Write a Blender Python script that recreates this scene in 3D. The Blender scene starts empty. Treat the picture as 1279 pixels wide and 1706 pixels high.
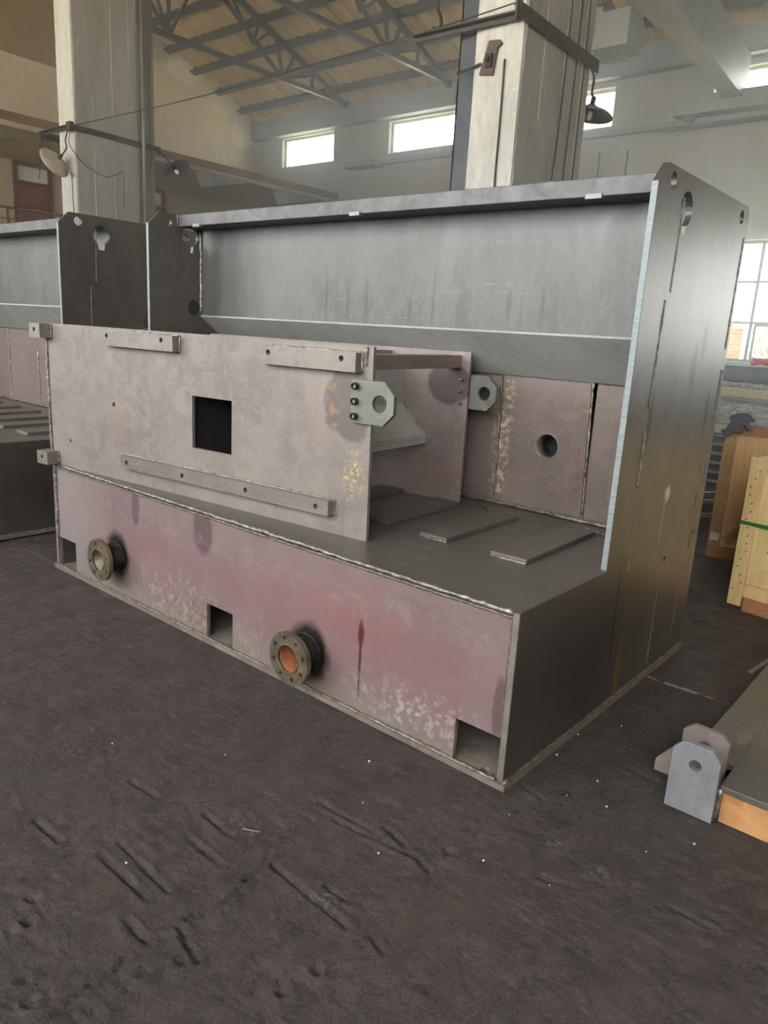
import bpy, bmesh, math, random
from mathutils import Vector, Matrix, noise as mnoise
random.seed(7)
SC = bpy.context.scene
COL = SC.collection
PI = math.pi

# ------------------------------------------------------------------ camera
def setup_camera():
    yaw, pitch, roll = .69427, .24188, .05721
    cy, sy, cp, sp = math.cos(yaw), math.sin(yaw), math.cos(pitch), math.sin(pitch)
    f = Vector((-sy * cp, cy * cp, -sp)); r = Vector((cy, sy, 0)); u = r.cross(f)
    cr, sr = math.cos(roll), math.sin(roll)
    r2 = r * cr + u * sr; u2 = u * cr - r * sr
    cam = bpy.data.cameras.new('camera'); o = bpy.data.objects.new('camera', cam); COL.objects.link(o)
    o.matrix_world = Matrix(((r2.x, u2.x, -f.x, 1.1119), (r2.y, u2.y, -f.y, -2.0728), (r2.z, u2.z, -f.z, 1.55), (0, 0, 0, 1)))
    cam.sensor_fit = 'VERTICAL'; cam.sensor_height = 36.0; cam.sensor_width = 27.0
    cam.lens = 1231.61 * 36.0 / 1706.0
    cam.clip_start = .05; cam.clip_end = 200
    SC.camera = o
setup_camera()

# ------------------------------------------------------------------ sky, exposure
WORLD_STRENGTH = 12.0
w = bpy.data.worlds.new('overcast_sky'); SC.world = w; w.use_nodes = True
bg = w.node_tree.nodes['Background']
bg.inputs[0].default_value = (.985, .99, 1.0, 1); bg.inputs[1].default_value = WORLD_STRENGTH
SC.view_settings.view_transform = 'Standard'; SC.view_settings.look = 'None'
SC.view_settings.gamma = 1; SC.view_settings.use_curve_mapping = False
SC.view_settings.exposure = 0.0
# sun running along the outside of the back wall: lights the yard, not the hall floor
sl = bpy.data.lights.new('sun', 'SUN'); sl.energy = 80; sl.color = (1, .94, .84); sl.angle = .01
so_ = bpy.data.objects.new('sun', sl); COL.objects.link(so_); so_.rotation_euler = Vector((-1, -.02, -1.5)).to_track_quat('-Z', 'Y').to_euler()
SC.cycles.use_denoising = True
SC.cycles.max_bounces = 8; SC.cycles.diffuse_bounces = 5; SC.cycles.glossy_bounces = 4
SC.cycles.transparent_max_bounces = 12; SC.cycles.volume_bounces = 1
SC.cycles.caustics_reflective = False; SC.cycles.caustics_refractive = False

# ------------------------------------------------------------------ material helpers
def new_mat(name):
    m = bpy.data.materials.new(name); m.use_nodes = True
    nt = m.node_tree; b = nt.nodes['Principled BSDF']
    return m, nt, b
def nd(nt, t, **kw):
    n = nt.nodes.new(t)
    for k, v in kw.items(): setattr(n, k, v)
    return n
def coords(nt, stretch=(1, 1, 1), rot=(0, 0, 0), kind='Object'):
    tc = nd(nt, 'ShaderNodeTexCoord'); mp = nd(nt, 'ShaderNodeMapping')
    nt.links.new(tc.outputs[kind], mp.inputs[0])
    mp.inputs['Scale'].default_value = stretch; mp.inputs['Rotation'].default_value = rot
    return mp.outputs[0]
def noise(nt, scale, detail=4, rough=.6, stretch=(1, 1, 1), rot=(0, 0, 0), dist=0):
    n = nd(nt, 'ShaderNodeTexNoise'); nt.links.new(coords(nt, stretch, rot), n.inputs['Vector'])
    n.inputs['Scale'].default_value = scale; n.inputs['Detail'].default_value = detail
    n.inputs['Roughness'].default_value = rough; n.inputs['Distortion'].default_value = dist
    return n.outputs['Fac']
def rng(nt, src, a, b, lo=0, hi=1):
    n = nd(nt, 'ShaderNodeMapRange'); nt.links.new(src, n.inputs[0])
    for i, v in enumerate((a, b, lo, hi)): n.inputs[i + 1].default_value = v
    return n.outputs[0]
def val(nt, op, a, b=0.0):
    n = nd(nt, 'ShaderNodeMath', operation=op)
    for i, v in enumerate((a, b)):
        if isinstance(v, (int, float)): n.inputs[i].default_value = v
        else: nt.links.new(v, n.inputs[i])
    return n.outputs[0]
def mix(nt, fac, a, b):
    n = nd(nt, 'ShaderNodeMix', data_type='RGBA')
    for s, v in ((0, fac), (6, a), (7, b)):
        if isinstance(v, (int, float)): n.inputs[s].default_value = v
        elif isinstance(v, tuple): n.inputs[s].default_value = v + (1,)
        else: nt.links.new(v, n.inputs[s])
    return n.outputs[2]
def bump(nt, b, h, strength=.3, dist=.01):
    n = nd(nt, 'ShaderNodeBump'); nt.links.new(h, n.inputs['Height'])
    n.inputs['Strength'].default_value = strength; n.inputs['Distance'].default_value = dist
    prev = b.inputs['Normal'].links
    if prev: nt.links.new(prev[0].from_socket, n.inputs['Normal'])
    nt.links.new(n.outputs[0], b.inputs['Normal'])
def spot(nt, c, r, soft=.25, jag=.25, jscale=14):
    """1 inside the ellipsoid c, r with a ragged border"""
    tc = nd(nt, 'ShaderNodeTexCoord')
    s = nd(nt, 'ShaderNodeVectorMath', operation='SUBTRACT'); nt.links.new(tc.outputs['Object'], s.inputs[0]); s.inputs[1].default_value = c
    d = nd(nt, 'ShaderNodeVectorMath', operation='DIVIDE'); nt.links.new(s.outputs[0], d.inputs[0]); d.inputs[1].default_value = r
    l = nd(nt, 'ShaderNodeVectorMath', operation='LENGTH'); nt.links.new(d.outputs[0], l.inputs[0])
    v = val(nt, 'ADD', l.outputs['Value'], rng(nt, noise(nt, jscale, 3), 0, 1, -jag, jag))
    return rng(nt, v, 1 - soft, 1 + soft, 1, 0)
def col(h):
    h = h.lstrip('#'); v = [int(h[i:i + 2], 16) / 255 for i in (0, 2, 4)]
    return tuple(x / 12.92 if x <= .04045 else ((x + .055) / 1.055) ** 2.4 for x in v)

def steel(name, a, b, c, metallic=.35, rough=.5, rust=0.0, rustcol='#8a5a34', streak=(1, 1, 1), spots=(), bmp=.12, scale=2.2, rv=1.0):
    m, nt, p = new_mat(name)
    n1 = noise(nt, scale, 6, .68, streak, (0, 0, 0), .6); n2 = noise(nt, scale * 5, 6, .75, streak, (0, 0, 0), .8); n3 = noise(nt, 130, 3, .7)
    k = mix(nt, rng(nt, n1, .38, .62), col(a), col(b))
    k = mix(nt, rng(nt, n2, .44, .64, 0, .75), k, col(c))
    dk = tuple(v * .62 for v in col(b)); lt = tuple(min(1, v * 1.45) for v in col(c))
    k = mix(nt, rng(nt, noise(nt, scale * 2.3, 7, .78, streak, (.4, .2, 0), 1.2), .58, .74, 0, .5), k, dk)
    k = mix(nt, rng(nt, noise(nt, scale * 1.4, 5, .7, (4 * streak[0], 4 * streak[1], .5 * streak[2])), .58, .72, 0, .28), k, dk)   # runs down the plate
    k = mix(nt, rng(nt, n3, .55, .75, 0, .35), k, dk)
    sc = val(nt, 'MULTIPLY', rng(nt, noise(nt, 11, 3, .6, (.6, .6, 14), (0, .12, 0), .2), .66, .69), rng(nt, noise(nt, 4, 2), .5, .56))
    k = mix(nt, val(nt, 'MULTIPLY', sc, .45), k, lt)
    k = mix(nt, val(nt, 'MULTIPLY', rng(nt, noise(nt, 75, 2, .5), .72, .76), .6), k, lt)
    if rust > 0:
        r = val(nt, 'MULTIPLY', rng(nt, noise(nt, 3.1, 7, .78, (1, 1, 1), (0, 0, 0), 1), .64 - rust * .22, .76), rng(nt, noise(nt, 46, 4, .8), .38, .55))
        k = mix(nt, val(nt, 'MULTIPLY', r, min(1, .5 + rust)), k, col(rustcol))
    rr = rng(nt, n2, .3, .7, rough - .08 * rv, rough + .14 * rv)
    for s in spots:
        f = spot(nt, s['c'], s['r'], s.get('soft', .25), s.get('jag', .25), s.get('js', 14))
        if s.get('speck'): f = val(nt, 'MULTIPLY', f, rng(nt, noise(nt, s['speck'], 4, .75), .5, .6))
        f = val(nt, 'MULTIPLY', f, s.get('k', 1))
        k = mix(nt, f, k, col(s['col']))
        if 'rough' in s:
            q = nd(nt, 'ShaderNodeMix'); nt.links.new(f, q.inputs[0]); nt.links.new(rr, q.inputs[2]); q.inputs[3].default_value = s['rough']; rr = q.outputs[0]
    nt.links.new(k, p.inputs['Base Color']); nt.links.new(rr, p.inputs['Roughness'])
    p.inputs['Metallic'].default_value = metallic
    if bmp > 0: bump(nt, p, n2, bmp, .003)
    return m
def plain(name, a, b=None, metallic=0, rough=.7, scale=8, bmp=.1, stretch=(1, 1, 1), bdist=.003):
    m, nt, p = new_mat(name); b = b or a
    n = noise(nt, scale, 5, .6, stretch)
    nt.links.new(mix(nt, rng(nt, n, .35, .65), col(a), col(b)), p.inputs['Base Color'])
    p.inputs['Metallic'].default_value = metallic; p.inputs['Roughness'].default_value = rough
    if bmp: bump(nt, p, n, bmp, bdist)
    return m

M = {}
STAIN = '#5c4a4c'
M['front'] = steel('primed_steel_front', '#877674', '#7b6768', '#837873', .2, .46, .28, '#80746a', (1, 1, 1.6), [
    dict(c=(-1.9, 0, .33), r=(1.5, 1, .16), col='#8a646a', soft=.9, jag=.6, js=3, k=.4),
    dict(c=(-.75, 0, .36), r=(.45, 1, .16), col='#945f61', soft=.9, jag=.7, js=4, k=.35),
    dict(c=(-3.1, 0, .4), r=(.35, 1, .4), col='#8f8886', soft=.5, jag=.3, js=6, k=.6),
    dict(c=(-1.6, 0, .02), r=(1.9, 1, .13), col='#857a72', soft=.4, jag=.7, js=9, k=.7),
    dict(c=(-2.333, 0, .56), r=(.036, 1, .10), col=STAIN, soft=.12, jag=.1, k=.8),
    dict(c=(-1.745, 0, .57), r=(.075, 1, .13), col=STAIN, soft=.15, jag=.15, k=.8),
    dict(c=(-.70, 0, .36), r=(.016, 1, .05), col='#4c2f2c', soft=.3, jag=.3, js=40),
    dict(c=(-.70, 0, .25), r=(.007, 1, .15), col='#4c2f2c', soft=.4, jag=.5, js=40),
    dict(c=(-.045, 0, .29), r=(.028, 1, .12), col=STAIN, soft=.15, jag=.2, k=.75),
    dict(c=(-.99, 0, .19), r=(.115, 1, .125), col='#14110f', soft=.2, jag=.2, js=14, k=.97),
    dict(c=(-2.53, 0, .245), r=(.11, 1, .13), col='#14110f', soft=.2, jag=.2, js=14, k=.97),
    dict(c=(-.93, 0, .025), r=(.10, 1, .02), col='#a07a2c', soft=.5, jag=.8, js=30, k=.7, speck=40),
    dict(c=(-1.95, 0, .13), r=(.30, 1, .14), col='#a89c94', soft=.7, jag=1.0, js=9, k=.8, speck=24),
    dict(c=(-1.85, 0, .09), r=(.25, 1, .10), col='#6a5a44', soft=.7, jag=1.0, js=9, k=.7, speck=30),
    dict(c=(-.38, 0, .13), r=(.30, 1, .08), col='#b4a8a2', soft=.7, jag=1.0, js=9, k=.8, speck=26),
    dict(c=(-1.40, 0, .12), r=(.14, 1, .10), col='#a0948c', soft=.7, jag=1.0, js=9, k=.7, speck=26),
    dict(c=(-.72, 0, .42), r=(.20, 1, .09), col='#a8605c', soft=.8, jag=1.0, js=9, k=.5, speck=14),
    dict(c=(-1.2, 0, .50), r=(1.6, 1, .05), col='#94887e', soft=.8, jag=1.0, js=7, k=.6, speck=9)])
M['box'] = steel('mill_scale_steel_box', '#8a817b', '#7a726e', '#948b83', .2, .46, .2, '#98846a', (1, 1, 1), [
    dict(c=(-2.35, .1, 1.335), r=(.028, 1, .05), col='#7d7273', soft=.2, k=.7),
    dict(c=(-2.35, .1, 1.22), r=(.022, 1, .04), col='#7d7273', soft=.2, k=.7),
    dict(c=(-1.02, .2, 1.24), r=(.13, .5, .16), col='#6a625e', soft=.06, jag=.35, js=9, k=.95),
    dict(c=(-1.16, .2, 1.19), r=(.09, .5, .13), col='#a8845a', soft=.5, jag=1.0, js=18, k=.7, speck=30),
    dict(c=(-.98, .2, .93), r=(.05, .5, .10), col='#c8b468', soft=.4, jag=1.0, js=35, k=.9, speck=45),
    dict(c=(-2.6, .1, .98), r=(.06, .5, .1), col='#8b7c6c', soft=.6, jag=.5, k=.5)])
M['rear_box'] = steel('mill_scale_steel_rear', '#8a7c78', '#7c706e', '#93857c', .25, .45, .3, '#8f6c44', (1, 1, 1), [
    dict(c=(-1.2, 1.2, 1.29), r=(.13, .5, .11), col='#55484a', soft=.08, jag=.3, js=9, k=.9),
    dict(c=(-1.2, 1.2, .74), r=(.3, .5, .10), col='#80694f', soft=.5, jag=.8, js=10, k=.6, speck=20)])
M['web'] = steel('mill_scale_steel_web', '#6a6c69', '#5c5e5a', '#747672', .35, .44, .0, streak=(1.6, 1, .7), spots=[
    dict(c=(-3.0, 1.06, 1.7), r=(.3, 1, .6), col='#4b4e4a', soft=.6, k=.5),
    dict(c=(-0.924, 1.06, 1.979), r=(0.284, 1, .0022), col='#b4b6b0', soft=.6, jag=.8, js=12, k=.5, speck=34),
    dict(c=(-0.878, 1.06, 1.788), r=(0.167, 1, .0022), col='#b4b6b0', soft=.6, jag=.8, js=12, k=.5, speck=34),
    dict(c=(-0.894, 1.06, 1.750), r=(0.311, 1, .0022), col='#b4b6b0', soft=.6, jag=.8, js=12, k=.5, speck=34),
    dict(c=(-1.890, 1.06, 1.700), r=(0.098, 1, .0022), col='#b4b6b0', soft=.6, jag=.8, js=12, k=.5, speck=34),
    dict(c=(-1.532, 1.06, 1.613), r=(0.262, 1, .0022), col='#b4b6b0', soft=.6, jag=.8, js=12, k=.5, speck=34),
    dict(c=(-1.710, 1.06, 1.699), r=(.010, 1, 0.115), col='#444643', soft=.8, jag=.8, js=22, k=.55),
    dict(c=(-2.017, 1.06, 1.702), r=(.010, 1, 0.111), col='#444643', soft=.8, jag=.8, js=22, k=.55),
    dict(c=(-1.400, 1.06, 1.645), r=(.010, 1, 0.065), col='#444643', soft=.8, jag=.8, js=22, k=.55),
    dict(c=(-1.250, 1.06, 1.715), r=(.010, 1, 0.130), col='#444643', soft=.8, jag=.8, js=22, k=.55),
    dict(c=(-0.805, 1.06, 1.682), r=(.010, 1, 0.068), col='#444643', soft=.8, jag=.8, js=22, k=.55),
    dict(c=(-0.624, 1.06, 1.687), r=(.010, 1, 0.080), col='#444643', soft=.8, jag=.8, js=22, k=.55),
    dict(c=(-1.851, 1.06, 1.705), r=(.010, 1, 0.093), col='#444643', soft=.8, jag=.8, js=22, k=.55)], bmp=.08)
M['flange'] = steel('mill_scale_steel_flange', '#656665', '#6e6f6d', '#5a5b5a', .3, .5, .1, '#8a7a68')
M['slope'] = steel('mill_scale_steel_slope', '#b4b6b0', '#a6a8a2', '#bcbcb4', .15, .45, .1, '#7a7264')
M['wall_low'] = steel('mill_scale_steel_wall', '#7d6f69', '#71665f', '#877972', .25, .48, .3, '#96785c', (1, 1, 1), [
    dict(c=(-.96, 1.36, 1.0), r=(.05, 1, .4), col='#c8b890', soft=.5, jag=1.4, js=28, k=.9, speck=38),
    dict(c=(-.49, 1.36, 1.0), r=(.035, 1, .4), col='#74503f', soft=.5, jag=1.0, js=16, k=.6, speck=12)])
M['end'] = steel('mill_scale_steel_end', '#757069', '#69645f', '#7b756e', .6, .36, .12, '#7a624a', (1, 1, .6), [
    dict(c=(0, .56, .30), r=(1, .5, .25), col='#4c4542', soft=.7, jag=.3, js=5, k=.6),
    dict(c=(0, .95, .5), r=(1, .03, .5), col='#7a6a48', soft=.6, jag=.5, js=12, k=.6),
    dict(c=(0, .93, .12), r=(1, .025, .14), col='#a87e38', soft=.5, jag=.5, js=22, k=.7),
    dict(c=(0, .82, .42), r=(1, .012, .22), col='#2c2624', soft=.4, jag=.4, js=22, k=.8),
    dict(c=(0, .90, 1.25), r=(1, .02, .10), col='#2c2a28', soft=.4, jag=.3, k=.7),
    dict(c=(0, 1.33, 1.45), r=(1, .035, .10), col='#4e4a48', soft=.35, jag=.3, k=.8),
    dict(c=(0, 1.42, 1.58), r=(1, .03, .08), col='#4e4a48', soft=.4, jag=.3, k=.8),
    dict(c=(0, 1.60, 1.25), r=(1, .02, .10), col='#3e3a38', soft=.4, jag=.3, k=.8),
    dict(c=(0, 1.65, .82), r=(1, .014, .05), col='#2c2624', soft=.3, jag=.3, k=.8),
    dict(c=(0, 1.64, .98), r=(1, .010, .03), col='#2c2624', soft=.3, jag=.3, k=.8),
    dict(c=(0, 1.66, .62), r=(1, .018, .06), col='#3c2a22', soft=.3, jag=.3, k=.8),
    dict(c=(0, 1.24, .905), r=(1, .03, .035), col='#d8d0b8', soft=.2, jag=.9, js=60, k=.9),
    dict(c=(0, 1.22, .80), r=(1, .006, .12), col='#b8b098', soft=.3, jag=.8, js=60, k=.8),
    dict(c=(-3.2, 1.0, 1.62), r=(.2, .045, .05), col='#453a3a', soft=.1, jag=.08, k=.9)], bmp=0, rv=.12)
M['ledge'] = steel('mill_scale_steel_ledge', '#6f6b66', '#63605c', '#7c756c', .45, .36, .15, '#7d6a58', (.6, 2, 1), [
    dict(c=(-.78, .36, .66), r=(.05, .03, 1), col='#8d8a82', soft=.2, jag=.1, k=.35),
    dict(c=(-.72, .26, .66), r=(.045, .025, 1), col='#8d8a82', soft=.3, jag=.2, k=.35),
    dict(c=(-.60, .24, .66), r=(.04, .025, 1), col='#8d8a82', soft=.3, jag=.2, k=.35),
    dict(c=(-.62, .13, .66), r=(.035, .02, 1), col='#8d8a82', soft=.3, jag=.2, k=.35)], bmp=.1)
M['pad'] = steel('rolled_flat_bar', '#706a64', '#645e58', '#7a736c', .3, .45, .1)
M['base'] = steel('base_plate_steel', '#7c746c', '#6a625a', '#8f8578', .2, .6, .5, '#8a6038')
M['bar'] = steel('machined_bar_steel', '#8a847e', '#7c7570', '#979085', .45, .42, .15, '#9a8a60')
M['lug'] = steel('grey_lug_steel', '#787a70', '#6c6e66', '#8a8a7e', .4, .45, .05)
M['cut'] = steel('flame_cut_edge', '#8c9594', '#768282', '#a8b0ae', .5, .4, 0, streak=(1, 1, 6), bmp=.5, scale=12)
M['bead'] = plain('weld_bead_metal', '#aaa69c', '#565048', .6, .42, 38, .6)
M['bead_dull'] = plain('dull_weld_bead', '#908a80', '#5e564e', .5, .5, 50, .6)
M['bolt'] = plain('black_bolt_steel', '#2c2a28', '#3c3a36', .7, .4, 20)
M['flangemat'] = steel('rusty_pipe_flange', '#6e6a60', '#4a483f', '#84765a', .5, .45, .45, '#b08038', bmp=.3, scale=9)
M['rust'] = plain('orange_rust', '#96562a', '#6c3c1c', .1, .7, 30, .4)
M['soot'] = plain('sooty_pipe', '#14120f', '#262220', .2, .7, 20)
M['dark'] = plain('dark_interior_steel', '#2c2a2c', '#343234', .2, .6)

def floor_mat():
    m, nt, p = new_mat('dusty_foundry_floor')
    big = noise(nt, .9, 4, .6); mid = noise(nt, 7, 6, .65); fine = noise(nt, 60, 6, .75); grit = noise(nt, 260, 2, .6)
    k = mix(nt, rng(nt, big, .35, .65), col('#574e4a'), col('#625853'))
    k = mix(nt, rng(nt, mid, .4, .7, 0, .7), k, col('#423a39'))
    k = mix(nt, rng(nt, grit, .5, .75, 0, .5), k, col('#685e5b'))
    k = mix(nt, rng(nt, noise(nt, 2.2, 3), .62, .75, 0, .4), k, col('#4a4a48'))
    v = nd(nt, 'ShaderNodeTexVoronoi'); v.inputs['Scale'].default_value = 26
    nt.links.new(coords(nt), v.inputs['Vector'])
    k = mix(nt, val(nt, 'MULTIPLY', rng(nt, v.outputs['Distance'], .0, .09, 1, 0), rng(nt, noise(nt, 5, 3), .6, .68)), k, col('#a89c90'))
    for c, r in (((.28, -.12, 0), (.035, .02, 1)), ((.42, -.16, 0), (.03, .035, 1)), ((-.5, -.75, 0), (.06, .03, 1)), ((-1.45, -.35, 0), (.06, .03, 1)), ((.72, .1, 0), (.03, .03, 1)), ((-.1, -.8, 0), (.07, .05, 1))):
        k = mix(nt, val(nt, 'MULTIPLY', val(nt, 'MULTIPLY', spot(nt, c, r, .6, 1.0, 30), rng(nt, noise(nt, 70, 4, .7), .5, .6)), .55), k, col('#978f8a'))
    # broken chalk line painted beside the machine
    k = mix(nt, val(nt, 'MULTIPLY', spot(nt, (.16, 1.3, 0), (.19, .012, 1), .3, .5, 25), rng(nt, noise(nt, 16, 2), .42, .5)), k, col('#b8b0a4'))
    nt.links.new(k, p.inputs['Base Color'])
    nt.links.new(rng(nt, mid, .3, .7, .5, .72), p.inputs['Roughness'])
    p.inputs['Specular IOR Level'].default_value = .45
    scr = noise(nt, 5.0, 5, .7, (1, 7, 1), (0, 0, math.radians(6)), .1)
    scr2 = noise(nt, 9.0, 4, .65, (1, 3, 1), (0, 0, math.radians(-12)))
    bump(nt, p, mid, .8, .05); bump(nt, p, rng(nt, scr, .5, .62), .5, .012); bump(nt, p, scr2, .3, .015)
    bump(nt, p, rng(nt, noise(nt, 22, 5, .7), .5, .7), .9, .014); bump(nt, p, fine, 1.0, .016); bump(nt, p, grit, .7, .003)
    return m
M['floor'] = floor_mat()

def plaster(name, a, b, c, spots=(), bmp=.2, scale=1.2, streak=(1, 1, .5)):
    m, nt, p = new_mat(name)
    k = mix(nt, rng(nt, noise(nt, scale, 6, .65, streak), .35, .65), col(a), col(b))
    k = mix(nt, rng(nt, noise(nt, scale * 7, 5, .7, streak), .5, .75, 0, .6), k, col(c))
    for s in spots:
        k = mix(nt, val(nt, 'MULTIPLY', spot(nt, s['c'], s['r'], s.get('soft', .3), s.get('jag', .5), s.get('js', 3)), s.get('k', .8)), k, col(s['col']))
    nt.links.new(k, p.inputs['Base Color']); p.inputs['Roughness'].default_value = .85
    bump(nt, p, noise(nt, scale * 12, 6, .7), bmp, .02)
    return m
M['gable'] = plaster('beige_plaster', '#d4c6ac', '#c6b698', '#ded4be', [
    dict(c=(-15.7, 11.9, 5.4), r=(1, .5, 1.3), col='#8f8270', soft=.4, k=.75),
    dict(c=(-15.7, 9.0, 7.62), r=(1, .45, .28), col='#9a9488', soft=.2, jag=.6, js=6, k=.8),
    dict(c=(-15.7, 9.7, 7.34), r=(1, .45, .26), col='#e6e0d2', soft=.2, jag=.6, js=6, k=.8),
    dict(c=(-15.7, 10.9, 6.90), r=(1, .5, .26), col='#e6e0d2', soft=.2, jag=.7, js=6, k=.8),
    dict(c=(-15.7, 11.5, 6.45), r=(1, .35, .45), col='#e0d8c8', soft=.2, jag=.7, js=6, k=.7),
    dict(c=(-15.7, 10.9, 5.2), r=(1, .05, .8), col='#e0d8c8', soft=.5, jag=.7, js=6, k=.6)])
M['upper_band'] = plaster('browner_band', '#93805f', '#85735a', '#9c8b6c')
M['soffit'] = plaster('canopy_plaster', '#b3a88e', '#a59a80', '#bdb29a')
M['backwall'] = plaster('grey_plaster_wall', '#93918a', '#86847c', '#9e9c94')
M['ringbeam'] = plaster('grey_ring_beam', '#7c8082', '#70767a', '#868a8a')
M['colmat'] = plaster('cast_concrete', '#989690', '#86847c', '#aeaca4', bmp=.35, scale=1.6, streak=(1.2, 1.2, .35))
M['colwhite'] = plaster('lit_face_and_seam_concrete', '#d2d0c6', '#bcbaae', '#94928a', bmp=.5, scale=2.2, streak=(1.2, 1.2, .35))  # paler copy of the concrete for the lit front face, also the board seams
M['paint'] = plain('dark_painted_steel', '#3c4246', '#4a5052', .2, .5, 6)
M['rustplate'] = plain('rusty_brown_plate', '#5c4a42', '#483a34', .2, .6, 12)
M['post'] = plain('grey_painted_post', '#7a786e', '#686860', .2, .5, 3, .1, (1, 1, .2))
M['angle'] = plain('old_angle_iron', '#3c3a36', '#4c4842', .4, .5, 8)
M['purlin'] = plain('blue_grey_purlin', '#3c4246', '#464c50', .1, .6, 4)
M['brown'] = plain('brown_painted_wood', '#5c2c20', '#6e3628', 0, .5, 6)
M['browntrim'] = plain('brown_painted_concrete', '#7a5c48', '#6c5040', 0, .7, 4)
M['cable'] = plain('black_cable', '#2a2826', '#36322e', 0, .6, 6, 0)
M['lampshade'] = plain('grey_enamel_shade', '#55585a', '#62656a', .2, .45, 6)
M['lampwhite'] = plain('rusted_white_enamel', '#b8b0a0', '#9c8470', .1, .45, 9)
M['white_frame'] = plain('white_window_frame', '#cfd0c4', '#c2c2b4', 0, .5, 6, 0)
M['dark_frame'] = plain('grey_window_frame', '#4a4a46', '#40403c', .1, .5, 6, 0)
M['cranemat'] = plain('grey_crane_paint', '#8a8c86', '#7c7e7a', .2, .5, 2)
M['ply'] = plain('pale_plywood', '#e0c890', '#d4b87c', 0, .6, 5, .08, (6, 1, .6))
M['ply2'] = plain('orange_plywood', '#d8ae78', '#c69a66', 0, .6, 5, .08, (6, 1, .5))
M['pine'] = plain('pine_board', '#e0c48c', '#d0ae74', 0, .6, 6, .1, (6, 1, .6))
M['pine2'] = plain('aged_pine_board', '#b08c5c', '#9c784c', 0, .65, 6, .1, (6, 1, .6))
M['skid'] = plain('reddish_skid_timber', '#b07c54', '#9a6442', 0, .7, 9, .2, (1, 1, 6))
M['nail'] = plain('rusty_nail_head', '#4c3420', '#3c2818', .3, .6, 9, 0)
M['strap'] = plain('green_plastic_strap', '#2f7040', '#2a6438', 0, .35, 6, 0)
M['paper'] = plain('white_paper_label', '#d8d8d0', '#c8c8c0', 0, .7, 30, 0)
M['glove'] = plain('grey_knit_fabric', '#4c5052', '#5a5e60', 0, .9, 120, .5)
M['red'] = plain('red_fabric', '#c8281c', '#d84a30', 0, .6, 20)
M['orange'] = steel('orange_primed_channel', '#b88456', '#a47048', '#c89c68', .1, .5, .4, '#b8b090', (.6, 1, 1))
M['bluegrey'] = steel('blue_grey_plate', '#8a8b90', '#7e7f84', '#96979a', .35, .5, .05)
M['timber'] = plain('weathered_timber', '#b0a488', '#958a70', 0, .8, 9, .2, (1, 1, 4))
M['scrap'] = steel('scrap_plate_steel', '#6c6a6a', '#5c5a5a', '#7c7874', .3, .5, .2)
M['cardboard'] = plain('grey_tan_cardboard', '#b0a48c', '#9c927c', 0, .8, 7)
M['film'] = None
def film_mat():
    m, nt, p = new_mat('crinkled_plastic_film')
    n = noise(nt, 9, 6, .7, (1, 1, 2), dist=1.5)
    nt.links.new(mix(nt, rng(nt, n, .4, .65), col('#8a8e88'), col('#cfd4cc')), p.inputs['Base Color'])
    p.inputs['Roughness'].default_value = .25; p.inputs['Specular IOR Level'].default_value = .8
    bump(nt, p, n, .9, .05); return m
M['film'] = film_mat()
def glass_mat():
    m = bpy.data.materials.new('window_glass'); m.use_nodes = True; nt = m.node_tree; nt.nodes.clear()
    t = nd(nt, 'ShaderNodeBsdfTransparent'); g = nd(nt, 'ShaderNodeBsdfGlossy'); g.inputs['Roughness'].default_value = .03
    x = nd(nt, 'ShaderNodeMixShader'); x.inputs[0].default_value = .06; o = nd(nt, 'ShaderNodeOutputMaterial')
    t.inputs[0].default_value = (.94, .97, .96, 1)
    nt.links.new(t.outputs[0], x.inputs[1]); nt.links.new(g.outputs[0], x.inputs[2]); nt.links.new(x.outputs[0], o.inputs[0])
    return m
M['glass'] = glass_mat()
def roof_mat():
    m, nt, p = new_mat('weathered_roof_boards')
    k = mix(nt, rng(nt, noise(nt, 1.2, 5, .6, (3, .35, 1)), .35, .65), col('#d0b88c'), col('#b8a078'))
    k = mix(nt, rng(nt, noise(nt, 5, 5, .7, (4, .3, 1)), .5, .72, 0, .7), k, col('#e6d4a0'))
    k = mix(nt, rng(nt, noise(nt, 1.6, 3, .6, (3, .3, 1)), .6, .7, 0, .5), k, col('#8a7860'))
    nt.links.new(k, p.inputs['Base Color']); p.inputs['Roughness'].default_value = .7
    return m
M['roof'] = roof_mat()
def brick_mat():
    m, nt, p = new_mat('yellow_brickwork')
    b = nd(nt, 'ShaderNodeTexBrick'); nt.links.new(coords(nt, (1, 1, 1), (PI / 2, 0, 0)), b.inputs['Vector'])
    b.inputs['Color1'].default_value = col('#8a6c30') + (1,); b.inputs['Color2'].default_value = col('#705420') + (1,)
    b.inputs['Mortar'].default_value = col('#94866c') + (1,); b.inputs['Scale'].default_value = 1
    b.inputs['Brick Width'].default_value = .21; b.inputs['Row Height'].default_value = .07; b.inputs['Mortar Size'].default_value = .008
    nt.links.new(b.outputs[0], p.inputs['Base Color']); p.inputs['Roughness'].default_value = .9
    return m
M['brick'] = brick_mat()
M['leaf'] = plain('green_foliage', '#4c6c30', '#688444', 0, .7, 12, 0)
M['ground'] = plain('pale_yard_concrete', '#c4bca8', '#b8b09c', 0, .9, 2)

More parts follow.
